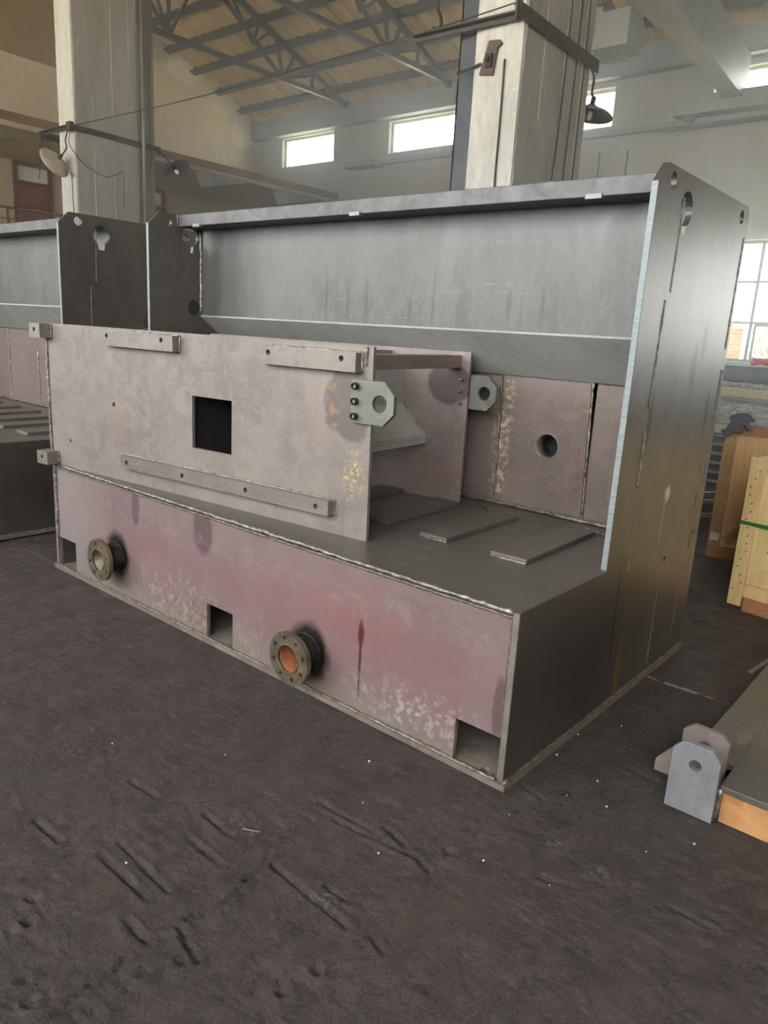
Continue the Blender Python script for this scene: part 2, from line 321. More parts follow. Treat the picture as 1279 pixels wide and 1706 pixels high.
# ------------------------------------------------------------------ mesh helpers
class MB:
    def __init__(s): s.bm = bmesh.new()
    def box(s, a, b, mtx=None):
        g = bmesh.ops.create_cube(s.bm, size=1)['verts']
        for v in g:
            v.co = Vector([(a[i] + b[i]) / 2 + v.co[i] * (b[i] - a[i]) for i in range(3)])
            if mtx: v.co = mtx @ v.co
        return s
    def tube(s, pts, r, seg=8, jit=0, caps=True):
        pts = [Vector(p) for p in pts]; rings = []
        for i, p in enumerate(pts):
            t = (pts[min(i + 1, len(pts) - 1)] - pts[max(i - 1, 0)]).normalized()
            ref = Vector((0, 0, 1)) if abs(t.z) < .9 else Vector((1, 0, 0))
            a = t.cross(ref).normalized(); b = t.cross(a)
            rr = (r[i] if isinstance(r, (list, tuple)) else r) * (1 + random.uniform(-jit, jit))
            rings.append([s.bm.verts.new(p + (a * math.cos(2 * PI * k / seg) + b * math.sin(2 * PI * k / seg)) * rr) for k in range(seg)])
        for A, B in zip(rings, rings[1:]):
            for k in range(seg): s.bm.faces.new((A[k], A[(k + 1) % seg], B[(k + 1) % seg], B[k]))
        if caps: s.bm.faces.new(rings[0][::-1]); s.bm.faces.new(rings[-1])
        return s
    def lathe(s, prof, O, N, seg=32, closed=False):
        """prof: (radius, height along N)"""
        N = Vector(N).normalized(); O = Vector(O)
        ref = Vector((0, 0, 1)) if abs(N.z) < .9 else Vector((1, 0, 0))
        a = N.cross(ref).normalized(); b = N.cross(a); rings = []
        for r, h in prof:
            rings.append([s.bm.verts.new(O + N * h + (a * math.cos(2 * PI * k / seg) + b * math.sin(2 * PI * k / seg)) * max(r, 1e-5)) for k in range(seg)])
        pr = list(zip(rings, rings[1:])) + ([(rings[-1], rings[0])] if closed else [])
        for A, B in pr:
            for k in range(seg): s.bm.faces.new((A[k], A[(k + 1) % seg], B[(k + 1) % seg], B[k]))
        return s
    def plate(s, outline, holes, O, U, V, t):
        """flat plate with holes: outline and holes are (u, v) loops, thickness t along U x V"""
        O, U, V = Vector(O), Vector(U).normalized(), Vector(V).normalized(); N = U.cross(V)
        bm = s.bm; loops = []; edges = []
        for lp in [outline] + list(holes):
            vs = [bm.verts.new(O + U * p[0] + V * p[1]) for p in lp]
            edges += [bm.edges.new((vs[i], vs[(i + 1) % len(vs)])) for i in range(len(vs))]
            loops.append(vs)
        fs = [f for f in bmesh.ops.triangle_fill(bm, use_beauty=True, edges=edges, normal=N)['geom'] if isinstance(f, bmesh.types.BMFace)]
        mp = {v: bm.verts.new(v.co + N * t) for lp in loops for v in lp}
        for f in fs: bm.faces.new([mp[v] for v in reversed(f.verts)])
        for lp in loops:
            for i in range(len(lp)):
                a, b = lp[i], lp[(i + 1) % len(lp)]
                bm.faces.new((a, b, mp[b], mp[a]))
        return s
    def build(s, name, mat, parent=None, smooth=False, bevel=0, loc=None):
        bmesh.ops.recalc_face_normals(s.bm, faces=s.bm.faces[:])
        me = bpy.data.meshes.new(name); s.bm.to_mesh(me); s.bm.free()
        me.materials.append(M[mat] if isinstance(mat, str) else mat)
        if smooth:
            for p in me.polygons: p.use_smooth = True
        o = bpy.data.objects.new(name, me); COL.objects.link(o)
        if parent: o.parent = parent
        if loc: o.location = loc
        if bevel:
            b = o.modifiers.new('bevel', 'BEVEL'); b.width = bevel; b.segments = 2; b.limit_method = 'ANGLE'
        return o
def circ(c, r, n=20, ph=0): return [(c[0] + r * math.cos(ph + 2 * PI * k / n), c[1] + r * math.sin(ph + 2 * PI * k / n)) for k in range(n)]
def tag(o, label, cat, group=None, kind=None):
    if label: o['label'] = label
    if cat: o['category'] = cat
    if group: o['group'] = group
    if kind: o['kind'] = kind
    return o
def empty(name, loc=(0, 0, 0), rz=0):
    o = bpy.data.objects.new(name, None); COL.objects.link(o); o.location = loc; o.rotation_euler = (0, 0, rz); o.empty_display_size = .1
    return o
def struct(o, label=None, cat=None):
    o['kind'] = 'structure'
    return tag(o, label, cat)
def copy_tree(o, parent=None):
    c = o.copy(); COL.objects.link(c)
    if parent: c.parent = parent
    for ch in list(o.children): copy_tree(ch, c)
    return c
def bead_path(a, b, step=.02, wob=.002):
    a, b = Vector(a), Vector(b); n = max(2, int((b - a).length / step))
    return [a.lerp(b, i / n) + Vector([random.uniform(-wob, wob) for _ in range(3)]) for i in range(n + 1)]
def bead(a, b, r, parent, mat='bead', name='weld_bead'):
    return MB().tube(bead_path(a, b, r * 2.2, r * .25), r, 6, .35).build(name, mat, parent, True)

# ================================================================== SETTING
YB, XG, XR, YF = 12.0, -15.75, 9.0, -6.0
def roof_z(y): return 6.64 + .37 * (YB - y) if y > 3 else 6.64 + .37 * (y - YF)
GROOVES = [((-0.691, -1.067), (-0.414, -1.08)), ((-0.688, -1.131), (-0.441, -1.136)), ((-0.944, -0.879), (-0.812, -0.865)), ((-0.621, -0.807), (-0.481, -0.813)), ((-0.579, -0.91), (-0.395, -0.914)), ((-0.288, -0.81), (0.036, -0.826)), ((-0.115, -0.759), (-0.026, -0.753)), ((0.1, -0.806), (0.154, -0.821)), ((-0.401, -0.499), (-0.132, -0.487)), ((-0.3, -0.531), (0.008, -0.483)), ((-0.17, -0.443), (0.051, -0.502)), ((-0.966, -1.194), (-0.822, -1.189)), ((-0.319, -1.209), (-0.279, -1.165)), ((-0.411, -1.214), (-0.303, -1.22)), ((-0.284, -1.134), (-0.164, -1.164)), ((0.312, -0.292), (0.408, -0.25)), ((0.647, -0.131), (0.745, -0.127)), ((0.008, 0.083), (0.131, 0.058))]
CRACKS = [[(-0.275, -1.475), (-0.291, -1.38), (-0.286, -1.305), (-0.307, -1.276)], [(-0.298, -1.106), (-0.27, -0.989), (-0.297, -0.904), (-0.298, -0.836), (-0.354, -0.765)], [(-0.329, -0.257), (-0.315, -0.138), (-0.308, -0.076)]]
PITS = [(-0.578, -1.39), (-0.654, -1.347), (0.055, -0.392), (0.071, -0.977), (0.051, -1.078), (-0.232, -1.273), (-0.418, -1.478), (-0.191, -1.189), (-0.344, -1.497), (0.432, -0.139), (-1.164, -0.838), (-1.238, -0.914)]
def build_floor():
    X0, X1, Y0, Y1, st = -5.4, 2.2, -2.0, 1.6, .0115
    nx, ny = int((X1 - X0) / st) + 1, int((Y1 - Y0) / st) + 1
    segs = [(a, b, 0) for a, b in GROOVES] + [(c[i], c[i + 1], 1) for c in CRACKS for i in range(len(c) - 1)]
    N = mnoise.noise; vs = []
    for j in range(ny):
        y = Y0 + (Y1 - Y0) * j / (ny - 1)
        for i in range(nx):
            x = X0 + (X1 - X0) * i / (nx - 1)
            under = (-7.2 < x < .02 and y > .02) or (x > .66 and y > .40)
            fade = min(1, (x - X0) / .4, (X1 - x) / .4, (y - Y0) / .3, (Y1 - y) / .4)
            if under or fade <= 0: vs.append((x, y, 0)); continue
            v = Vector((x, y, 0))
            z = .0026 * N(v * 5) + .0030 * N(v * 13 + Vector((3, 1, 0)))
            q = N(v * 30 + Vector((7, 2, 0))); z += .0028 * q
            z += .0042 * max(0, N(v * 48) - .15) - .004 * max(0, N(v * 38 + Vector((0, 9, 0))) - .34)
            g = 1 - abs(N(Vector((x * 4 + .8 * N(v * 3), y * 34, 4)))) * 7
            if g > 0 and N(v * 4 + Vector((5, 5, 0))) > .02: z -= .0035 * g
            for a, b, kd in segs:
                if abs(x - (a[0] + b[0]) / 2) > .25 or abs(y - (a[1] + b[1]) / 2) > .2: continue
                dx, dy = b[0] - a[0], b[1] - a[1]; L2 = dx * dx + dy * dy
                t = max(0, min(1, ((x - a[0]) * dx + (y - a[1]) * dy) / L2)); d = math.hypot(x - a[0] - t * dx, y - a[1] - t * dy)
                if kd: d += .012 * abs(N(v * 40)); 
                if d < .030: z += (-.009 if kd == 0 else -.007) * math.exp(-(d / .008) ** 2) + .0045 * math.exp(-((d - .018) / .008) ** 2)
            for a in PITS:
                d = math.hypot(x - a[0], y - a[1])
                if d < .05: z += -.010 * math.exp(-(d / .014) ** 2) + .006 * math.exp(-((d - .024) / .010) ** 2) * (1 + N(v * 30))
            vs.append((x, y, (z - .005) * fade))
    fs = [(j * nx + i, j * nx + i + 1, (j + 1) * nx + i + 1, (j + 1) * nx + i) for j in range(ny - 1) for i in range(nx - 1)]
    b = len(vs); x0, x1, y0, y1 = XG - .3, XR + .3, YF - .3, YB + .3
    for q in ((x0, y0, x1, Y0), (x0, Y1, x1, y1), (x0, Y0, X0, Y1), (X1, Y0, x1, Y1)):
        b = len(vs); vs += [(q[0], q[1], 0), (q[2], q[1], 0), (q[2], q[3], 0), (q[0], q[3], 0)]; fs.append((b, b + 1, b + 2, b + 3))
    b = len(vs); vs += [(x0, y0, -.3), (x1, y0, -.3), (x1, y1, -.3), (x0, y1, -.3)]; fs.append((b + 3, b + 2, b + 1, b))
    me = bpy.data.meshes.new('floor'); me.from_pydata(vs, [], fs); me.materials.append(M['floor'])
    me.polygons.foreach_set('use_smooth', [True] * len(me.polygons))
    o = bpy.data.objects.new('floor', me); COL.objects.link(o); return o
fl = build_floor(); struct(fl, 'dark dusty scratched workshop floor', 'floor')

# back wall with window openings (as seen from inside: u = x, v = z)
wins = [(-14.76, -12.88, 5.50, 6.20), (-11.10, -9.22, 5.50, 6.18), (-7.50, -5.64, 5.44, 6.12), (-3.85, -1.95, 5.40, 6.10)]
low = [(-4.4, -.92, 1.34, 3.37), (1.6, 5.08, 1.34, 3.37)]
rect = lambda r: [(r[0], r[2]), (r[1], r[2]), (r[1], r[3]), (r[0], r[3])]
bw = MB().plate([(XG, 0), (XR, 0), (XR, 6.64), (XG, 6.64)], [rect(r) for r in wins + low], (0, YB, 0), (1, 0, 0), (0, 0, 1), -.28)
o = bw.build('wall_back', 'backwall'); struct(o, 'long grey plaster wall under the eaves', 'wall')
fw = [(x0, x0 + 2.2, 2.0, 6.2) for x0 in (-15, -11.6, -8.2, -4.8, -1.4, 2.0, 5.4)]  # openings of the unseen front wall, sized and raised to balance the hall light
o = MB().plate([(XG, 0), (XR, 0), (XR, 6.64), (XG, 6.64)], [rect(r) for r in fw], (0, YF, 0), (1, 0, 0), (0, 0, 1), .28).build('wall_front', 'backwall'); struct(o, 'unseen wall behind the viewer, tall openings added to balance the light', 'wall')
def zpoly(pts, O, U, V, t, name, mat, **k): return MB().plate(pts, [], O, U, V, t).build(name, mat, **k)
gp = [(YF, 0), (YB, 0), (YB, roof_z(12) + .13), (3, roof_z(3.01) + .13), (YF, roof_z(YF) + .13)]
struct(zpoly(gp, (XG, 0, 0), (0, 1, 0), (0, 0, 1), -.3, 'wall_left', 'gable'), 'beige plaster gable wall with crumbling roof edge', 'wall')
struct(zpoly(gp, (XR, 0, 0), (0, 1, 0), (0, 0, 1), .3, 'wall_right', 'backwall'), 'far right end wall', 'wall')
# raised band high on the gable, left of the column, coloured browner than the wall
o = zpoly([(2.0, 6.62), (6.9, 6.52), (6.9, 8.4), (2.0, 9.8)], (XG, 0, 0), (0, 1, 0), (0, 0, 1), .06, 'trim_1', 'upper_band'); struct(o, 'browner upper band of the gable wall left of the column', 'wall')
o = MB().box((XG, YB - .22, 6.22), (XR, YB, 6.66)).build('trim_2', 'ringbeam'); struct(o, 'blue grey ring beam under the eaves above the high windows', 'beam')
o = MB().box((-12.2, YB - .34, 5.22), (-11.2, YB, 5.34)).box((-11.2, YB - .12, 5.26), (XR, YB, 5.36)).build('trim_3', 'ringbeam'); struct(o, 'narrow ledge running along the grey wall below the high windows', 'ledge')
# roof with ribs along the slope
def roof_side(y0, y1, name):
    mb = MB(); x = XG; s = 1 if y1 > y0 else -1; bm = mb.bm
    prof = []; k = 0
    while x < XR:
        for dx, dz in ((0, 0), (.05, .03), (.11, .03), (.16, 0), (.33, 0)):
            prof.append((x + dx, dz))
        x += .33
    r0 = [bm.verts.new((px, y0, roof_z(y0) + .12 + dz)) for px, dz in prof]; r1 = [bm.verts.new((px, y1, roof_z(y1 + .001 * s if y1 == 3 else y1) + .12 + dz)) for px, dz in prof]
    for i in range(len(prof) - 1): bm.faces.new((r0[i], r0[i + 1], r1[i + 1], r1[i]))
    o = mb.build(name, 'roof'); so = o.modifiers.new('thick', 'SOLIDIFY'); so.thickness = .04
    return o
struct(roof_side(YB + .4, 3.001, 'ceiling'), 'ribbed weathered roof sheeting over the hall', 'roof')
struct(roof_side(YF - .4, 3.0, 'ceiling'), 'ribbed roof sheeting on the near slope', 'roof')
# purlins
k = 0
y = 11.42
while y > -5.8:
    if abs(y - 3) > .3:
        z = roof_z(y); tilt = -math.atan(.37) if y > 3 else math.atan(.37)
        mt = Matrix.Translation((0, y, z + .02)) @ Matrix.Rotation(tilt, 4, 'X')
        o = MB().box((XG, -.04, -.09), (XR, .05, .09), mt).box((XG, -.12, -.09), (XR, .0, -.072), mt).build('roof_purlin', 'purlin')
        struct(o, 'blue grey steel purlin running along under the roof sheeting', 'purlin'); o['group'] = 'roof purlins'
    y -= .72
# trusses
def truss(x, x_l):
    root = empty('roof_truss', (x, YB, 6.6)); struct(root, x_l, 'roof truss'); root['group'] = 'roof trusses'
    def bar(a, b, wd, name='truss_web'):
        A = Vector((0, a[0] - YB, a[1] - 6.6)); B = Vector((0, b[0] - YB, b[1] - 6.6)); d = B - A; L = d.length
        mt = Matrix.Translation(A) @ Matrix.Rotation(math.atan2(d.z, d.y), 4, 'X')
        return MB().box((-wd / 2, 0, -wd / 2), (wd / 2, L, wd / 2), mt).build(name, 'paint', root)
    zb = 6.66
    tz = lambda y: roof_z(y) - .11
    bar((12, zb), (-5.9, zb), .09, 'bottom_chord'); bar((12, tz(12)), (3, tz(3.01)), .10, 'top_chord'); bar((-5.9, tz(-5.9)), (3, tz(3.01)), .10, 'top_chord')
    for m in (0, 1):
        f = (lambda p: p) if m == 0 else (lambda p: (6 - p[0], p[1]))
        n1, n0 = (9.80, zb), (6.96, zb)
        for a, b, wd in ((n1, (9.58, tz(9.58)), .06), (n1, (10.12, tz(10.12)), .06), (n1, (7.4, tz(7.4)), .07), (n1, (10.66, zb + .3), .05),
                         ((10.66, zb), (10.66, tz(10.66)), .05), ((8.95, 7.1), (9.45, tz(9.45)), .05), ((8.95, 7.1), (9.15, tz(9.15)), .05),
                         ((8.95, 7.1), (8.35, tz(8.35)), .05), (n0, (6.96, tz(6.96)), .06), (n0, (7.75, tz(7.75)), .05), (n0, (6.0, tz(6.0)), .05), (n0, (4.5, tz(4.5)), .06)):
            bar(f(a), f(b), wd)
for i, x in enumerate((-12.3, -8.85 - .45, -5.35, -1.75, 1.85, 5.45)):
    truss(x, ['leftmost steel roof truss, next to the beige gable', 'steel roof truss between the two concrete columns', 'steel roof truss just right of the second column', 'steel roof truss above the crane', 'steel roof truss beyond the right edge', 'steel roof truss beyond the right edge'][i])
# high windows
for i, (x0, x1, z0, z1) in enumerate(wins):
    r = empty('window_%d' % (i + 1), (x0, YB, z0)); W, H = x1 - x0, z1 - z0
    struct(r, ['small high window nearest the beige gable', 'high window left of the second column', 'high window right of the second column, partly behind it', 'high window behind the crane girder'][i], 'window')
    MB().plate([(0, 0), (W, 0), (W, H), (0, H)], [[(.05, .05), (W - .05, .05), (W - .05, H - .05), (.05, H - .05)]], (0, .12, 0), (1, 0, 0), (0, 0, 1), -.05).build('window_frame', 'white_frame', r)
    MB().box((.05, .14, .05), (W - .05, .145, H - .05)).build('window_pane', 'glass', r)
for j, (x0, x1, z0, z1) in enumerate(low):
    r = empty('window_%d' % (5 + j), (x0, YB, z0)); W, H = x1 - x0, z1 - z0
    struct(r, ['tall multi-pane window behind the workbench clutter', 'tall multi-pane window farther right'][j], 'window')
    mb = MB().plate([(0, 0), (W, 0), (W, H), (0, H)], [[(.05, .05), (W - .05, .05), (W - .05, H - .05), (.05, H - .05)]], (0, .12, 0), (1, 0, 0), (0, 0, 1), -.06)
    for q in range(1, 4): mb.box((q * W / 4 - .025, .06, .05), (q * W / 4 + .025, .12, H - .05))
    for q in (.67, 1.35): mb.box((.05, .065, q - .02), (W - .05, .115, q + .02))
    mb.build('window_frame', 'dark_frame', r)
    s = MB(); s.plate([(W / 2 + .06, .05), (W / 2 + .8, .05), (W / 2 + .8, .65), (W / 2 + .06, .65)], [[(W / 2 + .1, .09), (W / 2 + .76, .09), (W / 2 + .76, .61), (W / 2 + .1, .61)]], (0, .05, 0), (1, 0, 0), (0, 0, 1), -.03)
    s.build('casement', 'dark_frame', r)
    MB().box((.05, .14, .05), (W - .05, .145, H - .05)).build('window_pane', 'glass', r)
    MB().box((-.05, -.12, -.05), (W + .05, .1, 0)).build('window_sill', 'ringbeam', r)
# outside
o = MB().box((-40, YB + .3, -.3), (30, 45, -.02)).box((-40, -40, -.3), (30, YF - .3, -.02)).build('floor_outside', 'ground'); struct(o, 'pale yard outside the windows', 'ground')
o = MB().box((-6, 14, -.02), (-3.29, 14.3, 2.06)).build('wall_outside', 'brick'); struct(o, 'yellow brick wall outside, seen through the tall window', 'wall')
r = empty('leafy_bush', (-4.1, 18.5, -.02)); tag(r, 'pale green bush outside the tall window beyond the brick wall', 'bush')
mb = MB()
for q in range(420):
    a = random.uniform(0, 2 * PI); rr = random.uniform(0, 1) ** .5; z = random.uniform(.3, 2.6)
    p = Vector((math.cos(a) * rr * 1.5, math.sin(a) * rr * .7, z)); s_ = random.uniform(.05, .12)
    n = Vector([random.uniform(-1, 1) for _ in range(3)]).normalized(); t = n.orthogonal().normalized() * s_; u = n.cross(t)
    vs = [mb.bm.verts.new(p + t * 1.6), mb.bm.verts.new(p + u), mb.bm.verts.new(p - t * 1.6), mb.bm.verts.new(p - u)]; mb.bm.faces.new(vs)
mb.build('foliage', 'leaf', r)
mb = MB()
for q in range(7): mb.tube([(0, 0, 0), (random.uniform(-.6, .6), random.uniform(-.3, .3), 1.2), (random.uniform(-1.2, 1.2), random.uniform(-.5, .5), 2.3)], [.05, .03, .01], 6)
mb.build('stem', 'brown', r)

# concrete columns
def column(x0, x1, y0, y1, name_l):
    r = empty('concrete_column', (x0, y0, 0)); struct(r, name_l, 'column'); r['group'] = 'concrete columns'
    W, D = x1 - x0, y1 - y0; H = 9.2
    mb = MB(); bm = mb.bm; n = 60; rings = []
    for i in range(n + 1):
        z = H * i / n; j = lambda: random.uniform(-.006, .006); cc = .012
        rings.append([bm.verts.new(Vector((px + j(), py + j(), z))) for px, py in ((cc, 0), (W - cc, 0), (W, cc), (W, D - cc), (W - cc, D), (cc, D), (0, D - cc), (0, cc))])
    for A, B in zip(rings, rings[1:]):
        for q in range(8): bm.faces.new((A[q], A[(q + 1) % 8], B[(q + 1) % 8], B[q]))
    bm.faces.new(rings[0][::-1]); bm.faces.new(rings[-1])
    mb.build('column_shaft', 'colmat', r)
    MB().box((.015, -.012, 0), (W - .015, .0, H)).build('lit_face_layer', 'colwhite', r)  # thin paler front layer: light from the camera side put into its colour
    # board seams standing proud on the side face
    mb = MB()
    for fy in (.27, .58, .86):
        for sgm in range(3):
            a = random.uniform(0, 7); L = random.uniform(.8, 2.4)
            mb.tube([(W + .002, fy * D + random.uniform(-.003, .003), a), (W + .002, fy * D, min(9, a + L))], .004, 5)
    mb.build('board_seam', 'colwhite', r)
    return r
c1 = column(-10.82, -10.33, 4.0, 5.05, 'concrete column on the left beside the balcony')
c2 = column(-3.19, -2.68, 4.0, 5.23, 'concrete column rising behind the steel machine beam')
o = MB().box((-10.47, 5.07, 0), (-10.33, 5.30, 9)).box((-10.36, 5.05, 0), (-10.31, 5.10, 9)).box((-10.36, 5.27, 0), (-10.31, 5.32, 9)).build('steel_post', 'post'); struct(o, 'grey steel post at the back edge of the left concrete column', 'post')
o = MB().tube([(-10.27, 5.10, 0), (-10.27, 5.10, 9)], .028, 10).build('drain_pipe', 'post', None, True); tag(o, 'thin grey pipe running up the post beside the left column', 'pipe')
o = MB().box((-3.40, 4.05, 0), (-3.385, 4.30, 9)).box((-3.215, 4.05, 0), (-3.20, 4.30, 9)).box((-3.39, 4.16, 0), (-3.21, 4.18, 9)).box((-3.40, 4.05, 0), (-3.20, 4.062, 9)).build('steel_post', 'paint'); struct(o, 'dark steel post touching the left side of the second concrete column', 'post')

# gallery: canopy, balcony, door, railing
o = MB().box((XG, -5.9, 4.52), (-12.7, YB, 4.62)).box((-12.85, -5.9, 4.54), (-12.68, YB, 4.72)).build('canopy_slab', 'soffit'); struct(o, 'pale concrete canopy slab over the balcony', 'canopy')
o = MB().box((-12.70, -5.9, 4.60), (-12.64, YB, 4.74)).build('trim_4', 'browntrim'); struct(o, 'brown edge band of the canopy over the balcony', 'trim')
o = MB().box((XG, -5.9, 2.25), (-12.6, YB, 2.42)).build('balcony_slab', 'soffit'); struct(o, 'concrete balcony floor on the gable wall', 'balcony')
o = MB().box((XG, -5.9, 2.42), (-15.6, YB, 4.52)).build('trim_5', 'soffit'); struct(o, 'pale plaster wall behind the balcony', 'wall')
def door(n, y0, y1, z1, lab):
    r = empty('door_%d' % n, (-15.6, y0, 2.42)); struct(r, lab, 'door'); W, H = y1 - y0, z1 - 2.42
    MB().plate([(0, 0), (W, 0), (W, H), (0, H)], [[(.07, .02), (W - .07, .02), (W - .07, H - .42), (.07, H - .42)], [(.07, H - .36), (W - .07, H - .36), (W - .07, H - .07), (.07, H - .07)]], (0, 0, 0), (0, 1, 0), (0, 0, 1), .09).build('door_frame', 'brown', r)
    MB().box((.02, .07, .02), (.05, W - .07, H - .42)).box((.05, .2, .2), (.06, W - .2, H * .35)).box((.05, .2, H * .42), (.06, W - .2, H - .6)).build('door_leaf', 'brown', r, bevel=.004)
    MB().box((.02, .07, H - .36), (.03, W - .07, H - .07)).build('transom_pane', 'paper', r)
    MB().tube([(.06, W - .14, 1.0), (.1, W - .14, 1.0), (.1, W - .24, 1.0)], .01, 8).build('door_handle', 'bolt', r, True)
door(1, 5.38, 6.17, 4.50, 'dark brown door with a pale transom on the balcony, left of the column')
door(2, 8.0, 8.95, 4.50, 'dark brown door on the balcony just right of the left column')
r = empty('balcony_railing', (-12.66, 0, 2.42)); struct(r, 'thin metal balcony railing by the brown door', 'railing')
MB().tube([(0, -5.9, .80), (0, 11.9, .80)], .022, 8).build('handrail', 'browntrim', r, True)
MB().tube([(0, -5.9, .62), (0, 11.9, .62)], .010, 8).build('rail_bar', 'browntrim', r, True)
for q in range(9): MB().box((-.015, 3.0 + q * .95 - .015, 0), (.015, 3.0 + q * .95 + .015, .8)).build('railing_post', 'browntrim', r)
for q in range(40): MB().tube([(0, 3.2 + q * .13, 0), (0, 3.2 + q * .13, .62)], .007, 6).build('baluster', 'browntrim', r)
# triangular brackets under the canopy
for q, (yb, zb) in enumerate(((8.05, 4.52), (10.2, 4.52))):
    o = zpoly([(0, 0), (1.0, .0), (.98, -.06), (.12, -.26)], (-13.0, yb, zb), (0, 1, 0), (0, 0, 1), .45, 'canopy_bracket', 'ringbeam')
    struct(o, ['dark wedge bracket under the canopy beside the hanging lamp', 'dark wedge bracket under the canopy nearer the high window'][q], 'bracket')

# overhead crane
r = empty('bridge_crane', (-3.35, 11.8, 5.3)); tag(r, 'grey overhead bridge crane girder reaching down to the wall rail', 'crane')
zpoly([(-17.0, .42), (-3, .40), (-.2, .18), (-.2, .80), (-3, 1.16), (-17.0, 1.16)], (-.15, 0, 0), (0, 1, 0), (0, 0, 1), .30, 'main_girder', 'cranemat', parent=r)
MB().box((-.22, -17, 1.16), (.22, -3, 1.19)).box((-.22, -17, .39), (.22, -3, .42)).build('girder_flange', 'cranemat', r)
MB().box((-.95, -.35, .02), (.95, -.05, .30)).build('end_truck', 'cranemat', r, bevel=.01)
for wx in (-.7, .65): MB().lathe([(0, -.04), (.13, -.04), (.13, .04), (0, .04)], (wx, -.2, .05), (0, 1, 0)).build('truck_wheel', 'paint', r)
zpoly([(0, 0), (.5, 0), (.62, .2), (.4, .42), (0, .42)], (-.75, -3.9, -.02), (0, 1, 0), (0, 0, 1), .5, 'hoist_body', 'cranemat', parent=r)
MB().lathe([(0, 0), (.17, 0), (.19, .03), (.19, .35), (.17, .38), (0, .38)], (-.8, -3.5, .12), (1, .3, 0), 24).build('hoist_drum', 'cranemat', r, True)
o = MB().box((-14, YB - .45, 5.12), (XR, YB - .05, 5.2)); o = MB().box((-4.6, YB - .4, 5.20), (XR, YB - .1, 5.28)).build('crane_rail', 'ringbeam'); struct(o, 'steel crane rail beam along the grey wall under the crane', 'rail')

# haze-free wires etc. on the columns
def cable(pts, rad, lab, name='cable', par=None, cat='cable'):
    # smooth the path with Catmull-Rom
    P = [Vector(p) for p in pts]; out = []
    for i in range(len(P) - 1):
        p0, p1, p2, p3 = P[max(i - 1, 0)], P[i], P[i + 1], P[min(i + 2, len(P) - 1)]
        for q in range(8):
            t = q / 8; out.append(.5 * ((2 * p1) + (p2 - p0) * t + (2 * p0 - 5 * p1 + 4 * p2 - p3) * t * t + (3 * p1 - p0 - 3 * p2 + p3) * t ** 3))
    out.append(P[-1])
    o = MB().tube(out, rad, 6).build(name, 'cable', par, True)
    if not par: tag(o, lab, cat)
    return o
def angle_run(a, b, wdt, hgt, parent, name):
    a, b = Vector(a), Vector(b); d = (b - a); L = d.length; rz = math.atan2(d.y, d.x)
    mt = Matrix.Translation(a) @ Matrix.Rotation(rz, 4, 'Z') @ Matrix.Rotation(-math.asin(d.z / L), 4, 'Y')
    return MB().box((0, -.006, -hgt / 2), (L, .006, hgt / 2), mt).box((0, -wdt, hgt / 2 - .012), (L, 0, hgt / 2), mt).build(name, 'angle', parent)
r = empty('angle_iron_clamp', (-10.36, 3.95, 4.2)); tag(r, 'dark angle iron frame clamped round the left concrete column', 'bracket')
angle_run((.05, 0, 0), (.05, 1.48, -.02), -.07, .085, r, 'side_arm'); angle_run((-.88, -.02, -.0), (.05, -.0, .01), .06, .05, r, 'front_arm')
MB().box((-.05, -.06, -.06), (.07, .0, .07)).build('corner_plate', 'angle', r); MB().box((-.98, -.05, -.05), (-.84, .3, .03)).build('stub_channel', 'angle', r)
r = empty('angle_iron_clamp', (-2.66, 3.93, 4.14)); tag(r, 'dark angle iron frame clamped round the second concrete column', 'bracket')
angle_run((.03, -.13, .03), (.03, 1.36, .0), -.07, .11, r, 'side_arm'); angle_run((-1.15, -.02, .04), (.03, -.0, .03), .07, .05, r, 'front_arm')
MB().box((.0, -.16, -.05), (.02, -.10, .11)).build('corner_plate', 'angle', r)

def shade_lamp(loc, tilt_ax, lab, arm, mat, grp='wide shade lamps on the columns'):
    r = empty('shade_lamp', loc); tag(r, lab, 'lamp', grp)
    N = Vector(tilt_ax).normalized()
    MB().lathe([(.03, .10), (.05, .085), (.10, .06), (.20, .025), (.235, .0), (.24, -.012), (.232, -.012), (.20, .015), (.10, .05), (.04, .075)], (0, 0, 0), N, 36).build('lamp_shade', mat, r, True)
    MB().lathe([(0, .17), (.022, .17), (.026, .16), (.026, .09), (.03, .07), (.024, .03), (0, .03)], (0, 0, 0), N, 16).build('lamp_socket', 'bolt', r, True)
    MB().lathe([(0, -.055), (.02, -.05), (.032, -.02), (.028, .01), (.016, .04), (0, .045)], (0, 0, 0), N, 16).build('bulb', 'paper', r, True)
    cable([N * .16] + [Vector(a) - Vector(loc) for a in arm], .012, None, 'gooseneck_arm', r)
    return r
shade_lamp((-10.52, 3.75, 3.70), (.776, .26, .53), 'pale rusty saucer lamp hanging at the front of the left column', [(-10.36, 3.86, 3.9), (-10.42, 3.88, 4.02), (-10.38, 3.91, 4.18)], 'lampwhite')
shade_lamp((-10.15, 5.62, 3.88), (-.75, -.1, .75), 'dark grey saucer lamp behind the post of the left column', [(-10.22, 5.50, 4.04), (-10.27, 5.45, 4.12), (-10.30, 5.36, 4.13)], 'lampshade')
shade_lamp((-2.80, 5.55, 3.80), (.1, .1, .9), 'dark saucer lamp beside the back edge of the second column', [(-2.80, 5.55, 4.00), (-2.76, 5.48, 4.12), (-2.70, 5.30, 4.13)], 'lampshade')
cable([(-10.36, 3.93, 4.15), (-10.34, 3.9, 3.95), (-10.30, 4.1, 3.72), (-10.29, 4.42, 3.60), (-10.30, 4.62, 3.66), (-10.31, 4.75, 3.70), (-10.315, 4.75, 3.2)], .006, 'thin black wire looping down the side face of the left column')
